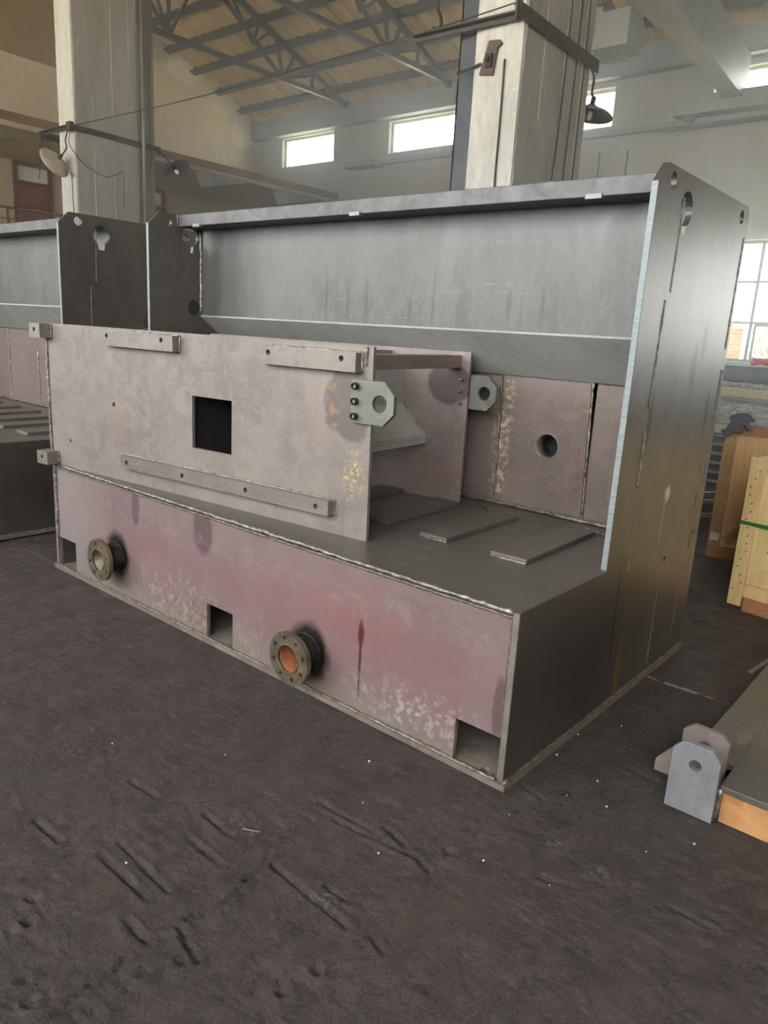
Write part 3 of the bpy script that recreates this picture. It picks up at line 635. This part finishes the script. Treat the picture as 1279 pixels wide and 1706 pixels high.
cable([(-10.45, 3.97, 3.6), (-10.45, 3.975, 3.2), (-10.44, 3.975, 2.3)], .006, 'thin black wire down the pale front face of the left column')
cable([(-18.0 + 2.3, 2.0, 4.4), (-13, 3.1, 4.1), (-11.3, 3.95, 4.18)], .008, 'thin wire strung from the left edge to the clamp on the left column')
cable([(-11.25, 3.95, 4.18), (-11.45, 4.0, 3.95), (-11.6, 4.02, 3.6)], .006, 'wire hanging from the end of the clamp, in front of the balcony door')
cable([(-11.2, 3.95, 4.18), (-11.12, 4.0, 3.9), (-11.1, 4.02, 3.6)], .006, 'second wire hanging from the clamp, nearer the left column')
cable([(-10.28, 4.0, 4.24), (-7.5, 3.95, 4.18), (-5.2, 3.92, 4.20), (-2.7, 3.88, 4.26), (-1.2, 3.9, 4.45)], .006, 'long wire strung between the two concrete columns')
cable([(-2.852, 3.97, 3.88), (-2.85, 3.975, 3.4), (-2.852, 3.975, 2.9), (-2.84, 3.975, 1.5)], .009, 'black wire running down the white face of the second column')
for q, (a, b) in enumerate((((-2.665, 4.9, 6.0), (-2.665, 4.86, 2.5)), ((-2.665, 5.02, 6.0), (-2.665, 5.06, 2.5)), ((-2.665, 4.72, 4.6), (-2.665, 4.62, 2.4)))):
    cable([a, Vector(a).lerp(Vector(b), .5) + Vector((0, .03, 0)), b], .008, ['black wire on the grey side face of the second column, middle one', 'black wire on the grey side face of the second column, rearmost', 'black wire on the grey side face of the second column, nearest the front'][q])
cable([(-5.80, 11.98, 5.0), (-5.82, 11.98, 0)], .012, 'thin vertical conduit on the grey wall right of the second column, left one')
cable([(-5.25, 11.98, 5.0), (-5.28, 11.98, 0)], .012, 'thin vertical conduit on the grey wall right of the second column, right one')
# switch plate on the second column
r = empty('junction_plate', (-2.99, 3.985, 3.9)); tag(r, 'rusty brown junction plate tilted on the white face of the second column', 'electrical box')
zpoly([(-.11, -.11), (.03, -.13), (.06, .08), (.10, .11), (.08, .14), (-.03, .15)], (0, 0, 0), (1, 0, 0), (0, 0, 1), .03, 'back_plate', 'rustplate', parent=r)
MB().box((-.035, -.06, -.07), (.025, -.03, .04)).lathe([(0, 0), (.02, 0), (.02, .03), (0, .03)], (-.005, -.06, -.01), (0, -1, 0), 12).build('switch', 'bolt', r, bevel=.005)
cable([(-.1, -.02, -.02), (-.2, -.03, -.04), (-.36, -.02, -.06)], .012, None, 'conduit', r)
# hook hanging under the truss, left of the second column
r = empty('hanging_hook', (-5.21, 6.0, 5.25)); tag(r, 'short chain with a hook hanging in front of the roof left of the second column', 'hook')
cable([(0, 0, 1.6), (0, 0, .3), (.0, 0, .1)], .012, None, 'chain', r)
cable([(0, 0, .12), (.05, 0, .03), (.06, 0, -.06), (.0, 0, -.12), (-.05, 0, -.06)], .02, None, 'hook', r)

# ================================================================== THE MACHINE FRAMES
h, d1, H1, cch, H, D, L, h2 = .6575, .6692, 2.1124, .077, 2.1862, 1.7732, 3.2295, 1.478
T = .025
KEY = [(.975 + .063 * math.cos(a), 2.063 + .063 * math.sin(a)) for a in [math.radians(v) for v in range(-68, 249, 14)]] + [(.952, 1.966), (.994, 1.966)]
def bed_frame(lab):
    root = empty('steel_bed_frame', (0, 0, 0)); tag(root, lab, 'machine frame', 'welded steel machine bed frames')
    # end plates
    outline = [(0, .022), (D, .022), (D, H - .03), (D - .03, H), (d1 + cch, H), (d1, H1), (d1, h + .004), (0, h + .004)]
    holes = [circ((.808, 2.136), .030), KEY, circ((1.668, 2.131), .03), circ((1.331, .581), .014, 12), circ((1.698, .652), .012, 12)]
    for x in (-T, -L):
        MB().plate(outline, holes, (x, 0, 0), (0, 1, 0), (0, 0, 1), T).build('end_plate', 'end', root)
        MB().box((x + .001, d1 - .0025, h + .01), (x + T - .001, d1 + .0005, H1)).build('cut_edge', 'cut', root)
        MB().box((x + .001, -.0025, .03), (x + T - .001, .0005, h)).build('cut_edge', 'base', root)
    # base plate and front plate with openings
    MB().plate([(-L - .012, -.014), (.014, -.014), (.014, D + .01), (-L - .012, D + .01)], [circ((-.09, .03), .018, 14), circ((-.045, .02), .014, 12)], (0, 0, .0), (1, 0, 0), (0, 1, 0), .022).build('base_plate', 'base', root)
    f_out = [(-L + T, .022), (-3.2, .022), (-3.2, .205), (-3.0, .205), (-3.0, .022), (-1.712, .022), (-1.712, .20), (-1.512, .20), (-1.512, .022), (-.22, .022), (-.22, .187), (-T, .187), (-T, h - .012), (-L + T, h - .012)]
    f_h = [circ((-2.54, .237), .075, 24), circ((-1.0, .185), .075, 24)]
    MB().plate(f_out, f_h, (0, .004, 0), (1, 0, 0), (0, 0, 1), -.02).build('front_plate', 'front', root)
    MB().box((-L + T, .004, h - .025), (-T, D - .05, h)).build('ledge_plate', 'ledge', root)
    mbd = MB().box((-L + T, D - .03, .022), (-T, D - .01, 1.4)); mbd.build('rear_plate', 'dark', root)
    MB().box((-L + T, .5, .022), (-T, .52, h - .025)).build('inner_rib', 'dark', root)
    bead((-L + T, .0, h - .002), (-T, .0, h - .002), .009, root); bead((-L + T, -.002, h - .018), (-T, -.002, h - .018), .005, root, 'bead_dull')
    bead((-T - .003, .0, .19), (-T - .003, .0, h), .004, root, 'bead_dull'); bead((-L + T + .004, -.0, .2), (-L + T + .004, -.0, h), .010, root)
    bead((-L, -.003, .024), (-.03, -.003, .024), .007, root, 'bead_dull'); bead((.003, 0, .024), (.003, D, .024), .008, root, 'bead_dull')
    # lower wall: three panels, the middle one proud
    yl = 1.36
    MB().box((-L + T, yl + .012, h), (-.965, yl + .03, 1.40)).build('wall_panel', 'wall_low', root)
    MB().plate([(-.963, h + .012), (-.455, h + .012), (-.48, 1.355), (-.975, 1.355)], [circ((-.683, 1.012), .068, 28)], (0, yl, 0), (1, 0, 0), (0, 0, 1), -.03).build('wall_panel', 'wall_low', root)
    MB().box((-.45, yl + .008, h), (-T, yl + .03, 1.40)).build('wall_panel', 'wall_low', root)
    MB().lathe([(.068, 0), (.0685, .10), (.062, .10), (.062, 0)], (-.683, yl - .003, 1.012), (0, 1, 0), 32, True).build('bore_sleeve', 'bar', root, True)
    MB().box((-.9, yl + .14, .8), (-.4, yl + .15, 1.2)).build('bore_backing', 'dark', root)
    bead((-.97, yl, h + .01), (-.985, yl, 1.355), .006, root, 'bead_dull'); bead((-.447, yl, h + .01), (-.470, yl, 1.355), .007, root)
    bead((-L + T, yl - .004, h + .012), (-T, yl - .004, h + .012), .011, root, 'bead_dull'); bead((-.62, yl - .012, h + .01), (-T, yl - .012, h + .008), .010, root)
    for xx in (-1.9, -2.5): bead((xx, yl + .01, h + .01), (xx, yl + .01, 1.355), .008, root)
    # sloping plate, web, top flange
    yw = 1.06
    MB().plate([(-L + T, 0), (-T, 0), (-T, .36), (-L + T, .36)], [], (0, yw + .004, 1.578), (1, 0, 0), (0, .30, -.215), -.016).build('sloped_plate', 'slope', root)
    MB().box((-L + T, yw, 1.575), (-T, yw + .016, 2.12)).build('web_plate', 'web', root)
    MB().box((-L + T, .882, 2.115), (-T, 1.50, 2.185)).build('top_flange', 'flange', root, bevel=.003)
    bead((-L + T + .004, yw - .004, 1.59), (-L + T + .004, yw - .004, 2.10), .010, root)
    bead((-L + T + .004, .878, 2.12), (-L + T + .004, .878, 2.185), .008, root, 'bead_dull')
    for cx in (-3.0, -1.652, -.344): MB().box((cx - .035, .872, 2.106), (cx + .035, .89, 2.124)).build('tack_clip', 'cut', root)
    # flat bar pads on the ledge
    for x0, x1, y0, y1 in ((-.438, -.270, .50, 1.17), (-.815, -.668, .50, 1.14), (-1.19, -1.03, .53, 1.14), (-1.58, -1.42, .53, 1.15), (-1.97, -1.81, .53, 1.15), (-2.36, -2.20, .53, 1.15)):
        mt = Matrix.Translation((x0, y0, h)) @ Matrix.Rotation(math.radians(1.5), 4, 'Z')
        p = MB().box((0, 0, 0), (x1 - x0, y1 - y0, .020), mt).build('pad_bar', 'pad', root, bevel=.002)
        bead((x0, y0 - .003, h + .003), (x1, y0, h + .003), .004, p)
    for (x0, y0), (x1, y1) in (((-.36, 1.24), (-.19, 1.16)), ((-.98, 1.27), (-.84, 1.14))):
        MB().tube(bead_path((x0, y0, h + .008), (x1, y1, h + .008), .02, .002), .007, 6, .3).build('drip_bead', 'bead', root, True)
    # weld bead trails on the outer face
    for (ya, za), (yb_, zb_), rr in (((.935, 2.10), (.925, 1.75), .003), ((.885, 1.72), (.875, 1.30), .004), ((.872, 1.20), (.868, .98), .007), ((.885, .85), (.89, .62), .005), ((1.745, 2.05), (1.735, 1.55), .004), ((1.74, 1.45), (1.735, .9), .006), ((1.30, .52), (1.30, .06), .0025), ((1.60, .50), (1.60, .10), .0025)):
        bead((.0, ya, za), (.0, yb_, zb_), rr, root, 'bead_dull')
    return root
frame = bed_frame('large mauve grey welded steel machine bed in the middle, boxed housing on its ledge')
second = copy_tree(frame); second.location = (-3.975, -.19, .012)
second['label'] = 'second steel machine bed frame at the left edge, partly behind the middle one'
# pipe flanges on the front (only on the near frame)
def pipe_flange(x, z, rusty):
    R = .117
    mb = MB().plate(circ((0, 0), R, 48), [circ((0, 0), .064, 32)] + [circ((.091 * math.cos(a), .091 * math.sin(a)), .0095, 12) for a in [2 * PI * (q + .35) / 8 for q in range(8)]], (x, -.105, z), (1, 0, 0), (0, 0, 1), -.022)
    f = mb.build('pipe_flange', 'flangemat', frame)
    MB().lathe([(.075, -.14), (.075, .085), (.064, .085), (.064, -.14)], (x, 0, z), (0, -1, 0), 32, True).build('pipe_stub', 'soot', f, True)
    MB().lathe([(.0635, -.13), (.0635, .098), (.058, .098), (.058, -.13)], (x, 0, z), (0, -1, 0), 32, True).build('inner_sleeve', 'rust' if rusty else 'flangemat', f, True)
    MB().lathe([(0, -.02), (.063, -.02), (.063, -.03), (0, -.03)], (x, 0, z), (0, -1, 0), 32).build('inner_disc', 'rust' if rusty else 'dark', f)
    pts = [(x + .062 * math.cos(a), -.106, z + .062 * math.sin(a)) for a in [2 * PI * q / 40 for q in range(41)]]
    MB().tube(pts, .003, 6, .1).build('seal_ring', 'flangemat', f, True)
    MB().tube([(x + .082 * math.cos(a), .0, z + .082 * math.sin(a)) for a in [2 * PI * q / 40 for q in range(41)]], .009, 6, .3).build('weld_bead', 'soot', f, True)
pipe_flange(-2.54, .237, False); pipe_flange(-1.005, .183, True)
# housing standing on the ledge, turned a little from the front
A0 = Vector((-L, 0, 0)); DX = Vector((.99499, .1, 0)).normalized(); DY = Vector((-DX.y, DX.x, 0)); UP = Vector((0, 0, 1))
def P(s, n, z): return A0 + DX * s + DY * n + UP * z
def hbox(name, s0, s1, n0, n1, z0, z1, mat, parent=frame, bevel=0):
    mt = Matrix((( DX.x, DY.x, 0, A0.x), (DX.y, DY.y, 0, A0.y), (0, 0, 1, 0), (0, 0, 0, 1)))
    return MB().box((s0, n0, z0), (s1, n1, z1), mt).build(name, mat, parent, bevel=bevel)
BZ0, BZ1, TB = h + .001, 1.478, .018
fh = [[(1.243, .920), (1.520, .920), (1.520, 1.180), (1.243, 1.180)], circ((.614, 1.071), .013, 12), circ((.195, .819), .010, 12)]
MB().plate([(.02, BZ0), (2.341, BZ0), (2.331, BZ1), (.0, BZ1)], fh, P(0, 0, 0), DX, UP, -TB).build('housing_front_plate', 'box', frame)
RN = .977
MB().plate([(.3, BZ0), (2.253, BZ0), (2.253, 1.46), (.3, 1.46)], [], P(0, RN, 0), DX, UP, -TB).build('housing_rear_plate', 'rear_box', frame)
hbox('housing_left_plate', .0, .02, TB, RN, h, 1.474, 'box')
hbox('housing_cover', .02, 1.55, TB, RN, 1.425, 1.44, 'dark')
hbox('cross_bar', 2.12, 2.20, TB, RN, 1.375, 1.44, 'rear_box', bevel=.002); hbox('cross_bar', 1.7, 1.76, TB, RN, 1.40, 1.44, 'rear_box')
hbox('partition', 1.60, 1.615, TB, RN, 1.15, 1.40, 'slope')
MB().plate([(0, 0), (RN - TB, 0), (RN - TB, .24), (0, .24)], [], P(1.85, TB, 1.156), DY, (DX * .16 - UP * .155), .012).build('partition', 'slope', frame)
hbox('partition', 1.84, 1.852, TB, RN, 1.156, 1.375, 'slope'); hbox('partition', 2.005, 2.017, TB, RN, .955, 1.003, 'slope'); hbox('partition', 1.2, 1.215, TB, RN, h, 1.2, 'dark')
bead(P(1.86, RN - .003, 1.156), P(2.01, RN - .003, 1.005), .004, frame); bead(P(2.012, RN - .003, 1.0), P(2.012, RN - .003, .96), .006, frame)
bead(P(2.30, -.004, 1.40), P(2.30, -.004, 1.475), .006, frame)
bead(P(-.004, .002, h), P(-.004, .002, 1.42), .009, frame); bead(P(.008, -.004, h), P(.008, -.004, 1.42), .008, frame)
# left end plate reaches up beside the housing
MB().box((-L, .0, h), (-L + .012, .60, BZ1 - .005)).build('end_plate', 'end', frame)
# bars and blocks welded on the housing front
def bar(s0, s1, z0, z1, holes, thick, slope=0, name='mounting_bar'):
    mb = MB().plate([(s0, z0), (s1, z0 + slope), (s1, z1 + slope), (s0, z1)], [circ((a, b), .0125, 14) for a, b in holes], P(0, -thick, 0), DX, UP, -thick)
    o = mb.build(name, 'bar', frame)
    for a, b in ((P(s0, -.003, z0), P(s1, -.003, z0 + slope)), (P(s0, -.003, z1), P(s1, -.003, z1 + slope)), (P(s1 + .003, -.003, z0 + slope), P(s1 + .003, -.003, z1 + slope)), (P(s0 - .003, -.003, z0), P(s0 - .003, -.003, z1))):
        bead(a, b, .0055, o)
    return o
bar(.80 - .08, 2.16, .745, .812, [(.77, .778), (1.215, .778), (1.66, .778), (2.09, .778)], .045)
bar(.59, 1.155, 1.385, 1.462, [(.632, 1.437), (1.07, 1.437)], .045)
bar(1.745, 2.275, 1.372, 1.452, [(1.79, 1.424), (2.20, 1.424)], .045)
def block(s0, z0, z1):
    o = MB().plate([(s0, z0), (s0 + .105, z0), (s0 + .105, z1), (s0, z1)], [circ((s0 + .05, (z0 + z1) / 2 + .005), .012, 14)], P(0, -.075, 0), DX, UP, -.075).build('mounting_block', 'bar', frame)
    bead(P(s0 + .108, -.003, z0), P(s0 + .108, -.003, z1), .009, o)
block(-.045, 1.395, 1.475); block(-.035, .665, .742)
# bolted lugs
def lug(s0, n, front):
    z0 = 1.166
    out = [(0, 0), (.165, 0), (.215, .05), (.215, .125), (.165, .178), (0, .178)]
    mb = MB().plate(out, [circ((.145, .088), .036, 28)], P(s0, n, z0), DX, UP, -.022)
    o = mb.build('lug_plate', 'lug', frame)
    for q in range(3):
        c = P(s0 + .025, n, z0 + .027 + q * .062)
        if front:
            b = MB().lathe([(.007, .012), (.009, .020), (.013, .022), (.015, .019), (.015, 0), (0, 0)], c, -DY, 20).build('socket_bolt', 'bolt', o, True)
            MB().lathe([(0, .013), (.009, .013), (.009, .010), (0, .010)], c, -DY, 6).build('hex_recess', 'cut', b)
        else:
            MB().lathe([(0, .055), (.006, .054), (.008, .05), (.008, 0), (0, 0)], c, -DY, 14).build('bolt_tip', 'bar', o, True)
lug(2.243, -.022, True); lug(2.19, RN + TB + .002, False)

# ================================================================== lower right: small steel table frame with lugs
r = empty('lugged_steel_plate', (.455, .365, 0)); tag(r, 'flat steel plate on orange channel with an upright lug, lower right corner', 'steel fabrication')
MB().box((.155, .0, .112), (1.3, 1.9, .135)).box((.012, .16, .112), (.155, 1.9, .135)).build('top_plate', M['ledge'], r, bevel=.002)
MB().box((.165, .008, .0), (1.3, .018, .112)).box((.165, .018, .0), (1.3, .07, .010)).box((.165, .018, .102), (1.3, .07, .112)).build('front_channel', 'orange', r)
MB().box((.02, .2, .0), (.03, 1.9, .112)).build('side_channel', 'orange', r)
lo = [(0, 0), (.158, 0), (.158, .222), (.128, .257), (.032, .257), (0, .222)]
MB().plate(lo, [circ((.08, .183), .020, 20)], (-.006, -.028, 0), (1, 0, 0), (0, 0, 1), -.028).build('upright_lug', 'bluegrey', r, bevel=.0015)
MB().plate([(0, 0), (.158, 0), (.158, .222), (.128, .250), (.032, .250), (0, .222)], [circ((.08, .183), .020, 20)], (-.022, .125, 0), (1, 0, 0), (0, 0, 1), -.020).build('upright_lug', 'rear_box', r)
MB().plate([(0, .045), (.07, .045), (.07, .16), (.055, .16), (0, .09)], [], (-.09, .085, 0), (1, 0, 0), (0, 0, 1), -.02).build('gusset', 'rear_box', r)
bead((.157, .002, .005), (.157, .002, .125), .008, r)
r2 = MB().box((0, 0, 0), (.02, .35, .004)).build('thin_offcut', 'scrap', None, loc=(.425, 1.38, .14)); r2.rotation_euler = (0, 0, -.12); r2.data.transform(Matrix.Identity(4))
tag(r2, 'thin steel offcut lying on the edge of the flat plate at right', 'offcut')

# ================================================================== crate panels
def crate(name, loc, rz, W, Hc, depth, ply, fr, lab, brace, strap=None, cut=0):
    r = empty(name, loc, rz); tag(r, lab, 'crate', 'wooden crates')
    MB().box((.03, .022, .07), (W - .03, depth, Hc)).build('plywood_sheet', ply, r)
    bw = .085
    MB().box((.0, .0, .02 if strap else .09), (bw, .024, Hc)).build('frame_board', fr, r, bevel=.002)
    MB().box((W - bw, .0, .09), (W, .024, Hc)).build('frame_board', fr, r, bevel=.002)
    if strap: MB().box((bw, .0, Hc - .08), (W - bw, .022, Hc)).build('frame_board', fr, r, bevel=.002)
    else: MB().box((bw, -.0, Hc - .055), (W - bw, .022, Hc + .01)).build('frame_board', 'skid', r, bevel=.002)
    MB().box((bw, .0, .085), (W - bw, .022, .165)).build('frame_board', fr, r, bevel=.002) if strap else None
    MB().box((.10 if strap else 0, -.02, .0), (W, .08, .085)).build('skid_beam', 'skid', r, bevel=.004)
    if not strap: MB().box((.02, .08, 0), (W, depth, .08)).build('skid_beam', 'skid', r)
    else: MB().box((.02, depth - .1, 0), (W, depth, .07)).build('skid_beam', 'skid', r)
    a, b = brace; d = Vector((b[0] - a[0], 0, b[1] - a[1])); Lb = d.length
    mt = Matrix.Translation((a[0], .0, a[1])) @ Matrix.Rotation(-math.atan2(d.z, d.x), 4, 'Y')
    MB().box((0, 0, -.035), (Lb, .021, .035), mt).build('diagonal_brace', fr if strap else 'pine2', r, bevel=.002)
    for q in range(34):
        if q < 16: x, z = random.uniform(.02, bw - .02), .12 + (q / 16) * (Hc - .15)
        else: x, z = random.uniform(bw + .04, W - .1), random.uniform(.2, Hc - .1)
        MB().lathe([(0, .003), (.0045, .003), (.0045, 0)], (x, .0 if q < 16 else .021, z), (0, -1, 0), 8).build('nail_head', 'nail', r)
    if strap: MB().plate([(-.004, -.005), (W + .004, -.005), (W + .004, depth + .004), (-.004, depth + .004)], [[(-.0, -.002), (W, -.002), (W, depth + .001), (0, depth + .001)]], (0, 0, strap), (1, 0, 0), (0, 1, 0), .022).build('green_strap', 'strap', r)
    else: MB().box((.015, -.003, .13), (.075, .0, .19)).build('paper_label', 'paper', r)
    return r
crate('wooden_crate', (-.485, 3.735, 0), math.radians(10), 1.3, 1.0, .10, 'ply2', 'pine2', 'orange brown wooden crate panel with a grey glove hung over its corner', ((.12, .13), (.8, .86)))
crate('wooden_crate', (-.02, 2.66, 0), math.radians(-8), 1.3, .94, .42, 'ply', 'pine', 'pale yellow wooden crate tied with a green strap, nearest the right edge', ((.12, .19), (.75, .62)), .53)
# glove
def glove():
    r = empty('work_glove', (-.40, 3.675, 1.0)); tag(r, 'dark grey knitted work glove hung over the corner of the orange crate', 'glove')
    out = [(-0.49, 0.943), (-0.463, 0.92), (-0.441, 0.933), (-0.393, 0.976), (-0.372, 0.962), (-0.354, 0.966), (-0.354, 0.983), (-0.378, 1.003), (-0.357, 1.028), (-0.319, 0.989), (-0.300, 0.987), (-0.298, 1.004), (-0.334, 1.042), (-0.298, 1.050), (-0.290, 1.066), (-0.338, 1.104), (-0.365, 1.110), (-0.398, 1.105), (-0.449, 1.084), (-0.464, 1.066), (-0.443, 1.044), (-0.474, 0.99)]
    mb = MB().plate([(a + .40, b - 1.0) for a, b in out], [], (0, 0, 0), (1, 0, 0), (0, 0, 1), -.038)
    o = mb.build('glove_hand', 'glove', r, True); b = o.modifiers.new('round', 'BEVEL'); b.width = .013; b.segments = 4; b.limit_method = 'ANGLE'
    MB().plate([(-.107, -.026), (-.092, -.058), (-.063, -.080), (-.052, -.070), (-.078, -.048), (-.092, -.018)], [], (0, -.004, 0), (1, 0, 0), (0, 0, 1), -.046).build('cuff', 'glove', r, bevel=.006)
glove()

# ================================================================== clutter bench by the window
bx = (-4.6, 6.9)
r = empty('steel_rack', (-3.4, 6.6, 0)); tag(r, 'dark steel rack loaded with stacked plates below the tall window', 'rack')
for q in range(6): MB().box((0, 0, .08 + q * .105), (4.2, .9, .08 + q * .105 + .035)).build('stacked_plate', 'scrap', r)
for x in (.05, 1.4, 2.75, 4.1): MB().box((x - .03, .05, 0), (x + .03, .85, .638)).build('support_post', 'dark', r)
def lump(name, loc, dims, mat, lab, cat, seed, amp=.22, group=None):
    mb = MB(); bmesh.ops.create_icosphere(mb.bm, subdivisions=4, radius=1)
    for v in mb.bm.verts:
        c = v.co.copy(); c = Vector([math.copysign(abs(a) ** .45, a) for a in c]); n = mnoise.noise(c * 2.2 + Vector((seed, 0, 0))) * amp + mnoise.noise(c * 6 + Vector((0, seed, 0))) * amp * .4
        c *= (1 + n * .6); v.co = Vector((c.x * dims[0] / 2, c.y * dims[1] / 2, max(-.85, c.z) * dims[2] / 2 + dims[2] * .425))
    o = mb.build(name, mat, None, True, loc=loc); tag(o, lab, cat, group); return o
zt = .645
o = MB().box((0, 0, 0), (3.6, .9, .10)).build('timber_board', 'cardboard', None, bevel=.01, loc=(-3.0, 6.55, zt)); tag(o, 'long grey tan board stack lying on the steel rack, under the film wrapped bundles', 'board')
lump('wrapped_bundle', (-1.15, 6.95, .75), (.85, .7, .25), 'film', 'large silver plastic wrapped bundle above the crate corner', 'bundle', 1.3, group='plastic wrapped bundles')
lump('wrapped_bundle', (-.28, 6.95, .75), (.75, .7, .24), 'film', 'silver plastic wrapped bundle at the right edge', 'bundle', 4.3, group='plastic wrapped bundles')
lump('wrapped_bundle', (-1.93, 6.95, .75), (.5, .7, .20), 'scrap', 'dull grey wrapped bundle next to the machine edge', 'bundle', 7.3, group='plastic wrapped bundles')
o = MB().box((0, 0, 0), (3.2, .7, .03)).build('steel_sheet', 'scrap', None, loc=(-2.8, 6.95, .99)); tag(o, 'grey steel sheet lying across the wrapped bundles', 'sheet')
o = MB().box((0, 0, 0), (.62, .3, .11)).build('timber_block', 'timber', None, bevel=.008, loc=(-1.62, 7.0, 1.02)); tag(o, 'weathered beige timber block under the tall window', 'timber')
o = MB().box((0, 0, 0), (.8, .3, .10)).build('timber_block', 'scrap', None, bevel=.008, loc=(-.97, 7.0, 1.02)); tag(o, 'dark grey block right of the beige timber block', 'block')
for q in range(3):
    lump('plastic_scrap', (-1.5 + q * .25, 7.1, 1.13), (.16 + .05 * (q % 2), .14, .06), 'film', ['crumpled pale scrap on the timber block, near the machine', 'crumpled pale scrap on the timber block, middle', 'crumpled pale scrap on the timber block, right'][q], 'scrap', q * 3.1, .5)
r = empty('long_channel', (-3.3, 7.72, 0)); tag(r, 'dark grey steel channel lying along the window sill line', 'channel')
MB().box((0, 0, 1.16), (4.6, .02, 1.36)).box((0, 0, 1.34), (4.6, .12, 1.36)).box((0, 0, 1.16), (4.6, .12, 1.18)).build('channel_beam', 'paint', r)
for x in (.1, 2.3, 4.5): MB().box((x - .04, .03, 0), (x + .04, .11, 1.16)).build('support_post', 'paint', r)
def ribbon(loc, lab):
    mb = MB(); prof = []
    for off in (0, .12):
        pts = [(t * .5, math.sin(t * 7 + off * 20) * .03, .02 + .035 * abs(math.sin(t * 5 + off * 9))) for t in [i / 16 for i in range(17)]]
        mb.tube([(a, b + off, c) for a, b, c in pts], .028, 8, .25)
    o = mb.build('red_strap', 'red', None, True, loc=loc); tag(o, lab, 'strap'); return o
ribbon((-1.42, 7.70, 1.37), 'bright red lifting strap lying on the channel under the window')
for q, (x, z0, z1) in enumerate(((-.86, .25, .33), (-.88, .16, .25), (-.84, .05, .13))):
    o = MB().box((-.9, -.02, -.02), (0, .02, .02)).box((-.9, -.02, -.02), (0, .04, -.012)).build('angle_bar', 'bar', None, loc=(x + .15, 4.6 + q * .05, z1)); o.rotation_euler = (0, -.2, .25)
    tag(o, ['pale steel bar jutting out beside the orange crate, uppermost of three', 'pale steel bar jutting out beside the orange crate, middle of three', 'pale steel bar jutting out beside the orange crate, lowest of three'][q], 'steel bar', 'pale steel bars')
o = MB().box((-1.9, 4.2, 0), (-1.75, 5.6, .10)).box((-1.0, 4.2, 0), (-.95, 5.6, .10)).box((-1.9, 4.4, .10), (-.95, 4.5, .13)).build('bar_stand', 'dark'); tag(o, 'low dark stand beneath the pale steel bars', 'stand')

# ================================================================== little things on the floor
o = MB().tube([(-.470, -.775, .006), (-.420, -.748, .006)], .0022, 8).build('welding_rod_stub', 'bar'); tag(o, 'short pale welding rod stub lying on the open floor', 'rod')
g = None
spots_ = [(.03, .35), (.18, .14), (.09, -.1), (-.02, .02), (.22, .30), (-.25, .0), (.31, .18), (-.3, -.4), (.5, .05), (-.85, -.55), (-1.9, -.3), (-.6, -1.1), (.6, .2), (.15, -.35), (-.1, -.55), (-1.2, -.8), (.35, -.3), (-.45, -.2), (.02, .55), (.12, .75)]
for q, (x, y) in enumerate(spots_):
    mb = MB(); bmesh.ops.create_icosphere(mb.bm, subdivisions=1, radius=random.uniform(.0025, .0055))
    for v in mb.bm.verts: v.co *= random.uniform(.7, 1.2)
    o = mb.build('stone_chip', 'paper', None, loc=(x, y, -.004)); tag(o, 'tiny white stone chip lying on the dark floor', 'stone chip', 'white chips scattered on the floor')
for q, (x, y, z) in enumerate(((-1.02, 1.0, 2.187), (-.86, 1.0, 2.187), (-.62, 1.0, 2.187), (-1.62, 1.0, 2.187))):
    o = lump('plastic_scrap', (x, y, z), (.07, .05, .022), 'film', ['crumpled plastic scrap on the beam top below the second column, left one', 'crumpled plastic scrap on the beam top below the second column, middle one', 'crumpled plastic scrap on the beam top below the second column, right one', 'crumpled plastic scrap on the beam top near its middle clip'][q], 'scrap', q * 2.1, .5, 'plastic scraps on the beam')

# ================================================================== dusty haze filling the far side of the hall
def haze(a, b, dens):
    m = bpy.data.materials.new('dust_haze'); m.use_nodes = True; nt = m.node_tree; nt.nodes.clear()
    v = nd(nt, 'ShaderNodeVolumeScatter'); v.inputs['Density'].default_value = dens; v.inputs['Anisotropy'].default_value = .7
    v.inputs['Color'].default_value = (.93, .97, 1, 1)
    o_ = nd(nt, 'ShaderNodeOutputMaterial'); nt.links.new(v.outputs[0], o_.inputs['Volume'])
    o = MB().box(a, b).build('dust_haze', m); o['kind'] = 'stuff'; tag(o, 'pale dusty haze hanging in the far side of the hall', 'haze')
haze((XG + .02, 1.95, .02), (XR - .02, YB - .02, 6.55), .031)
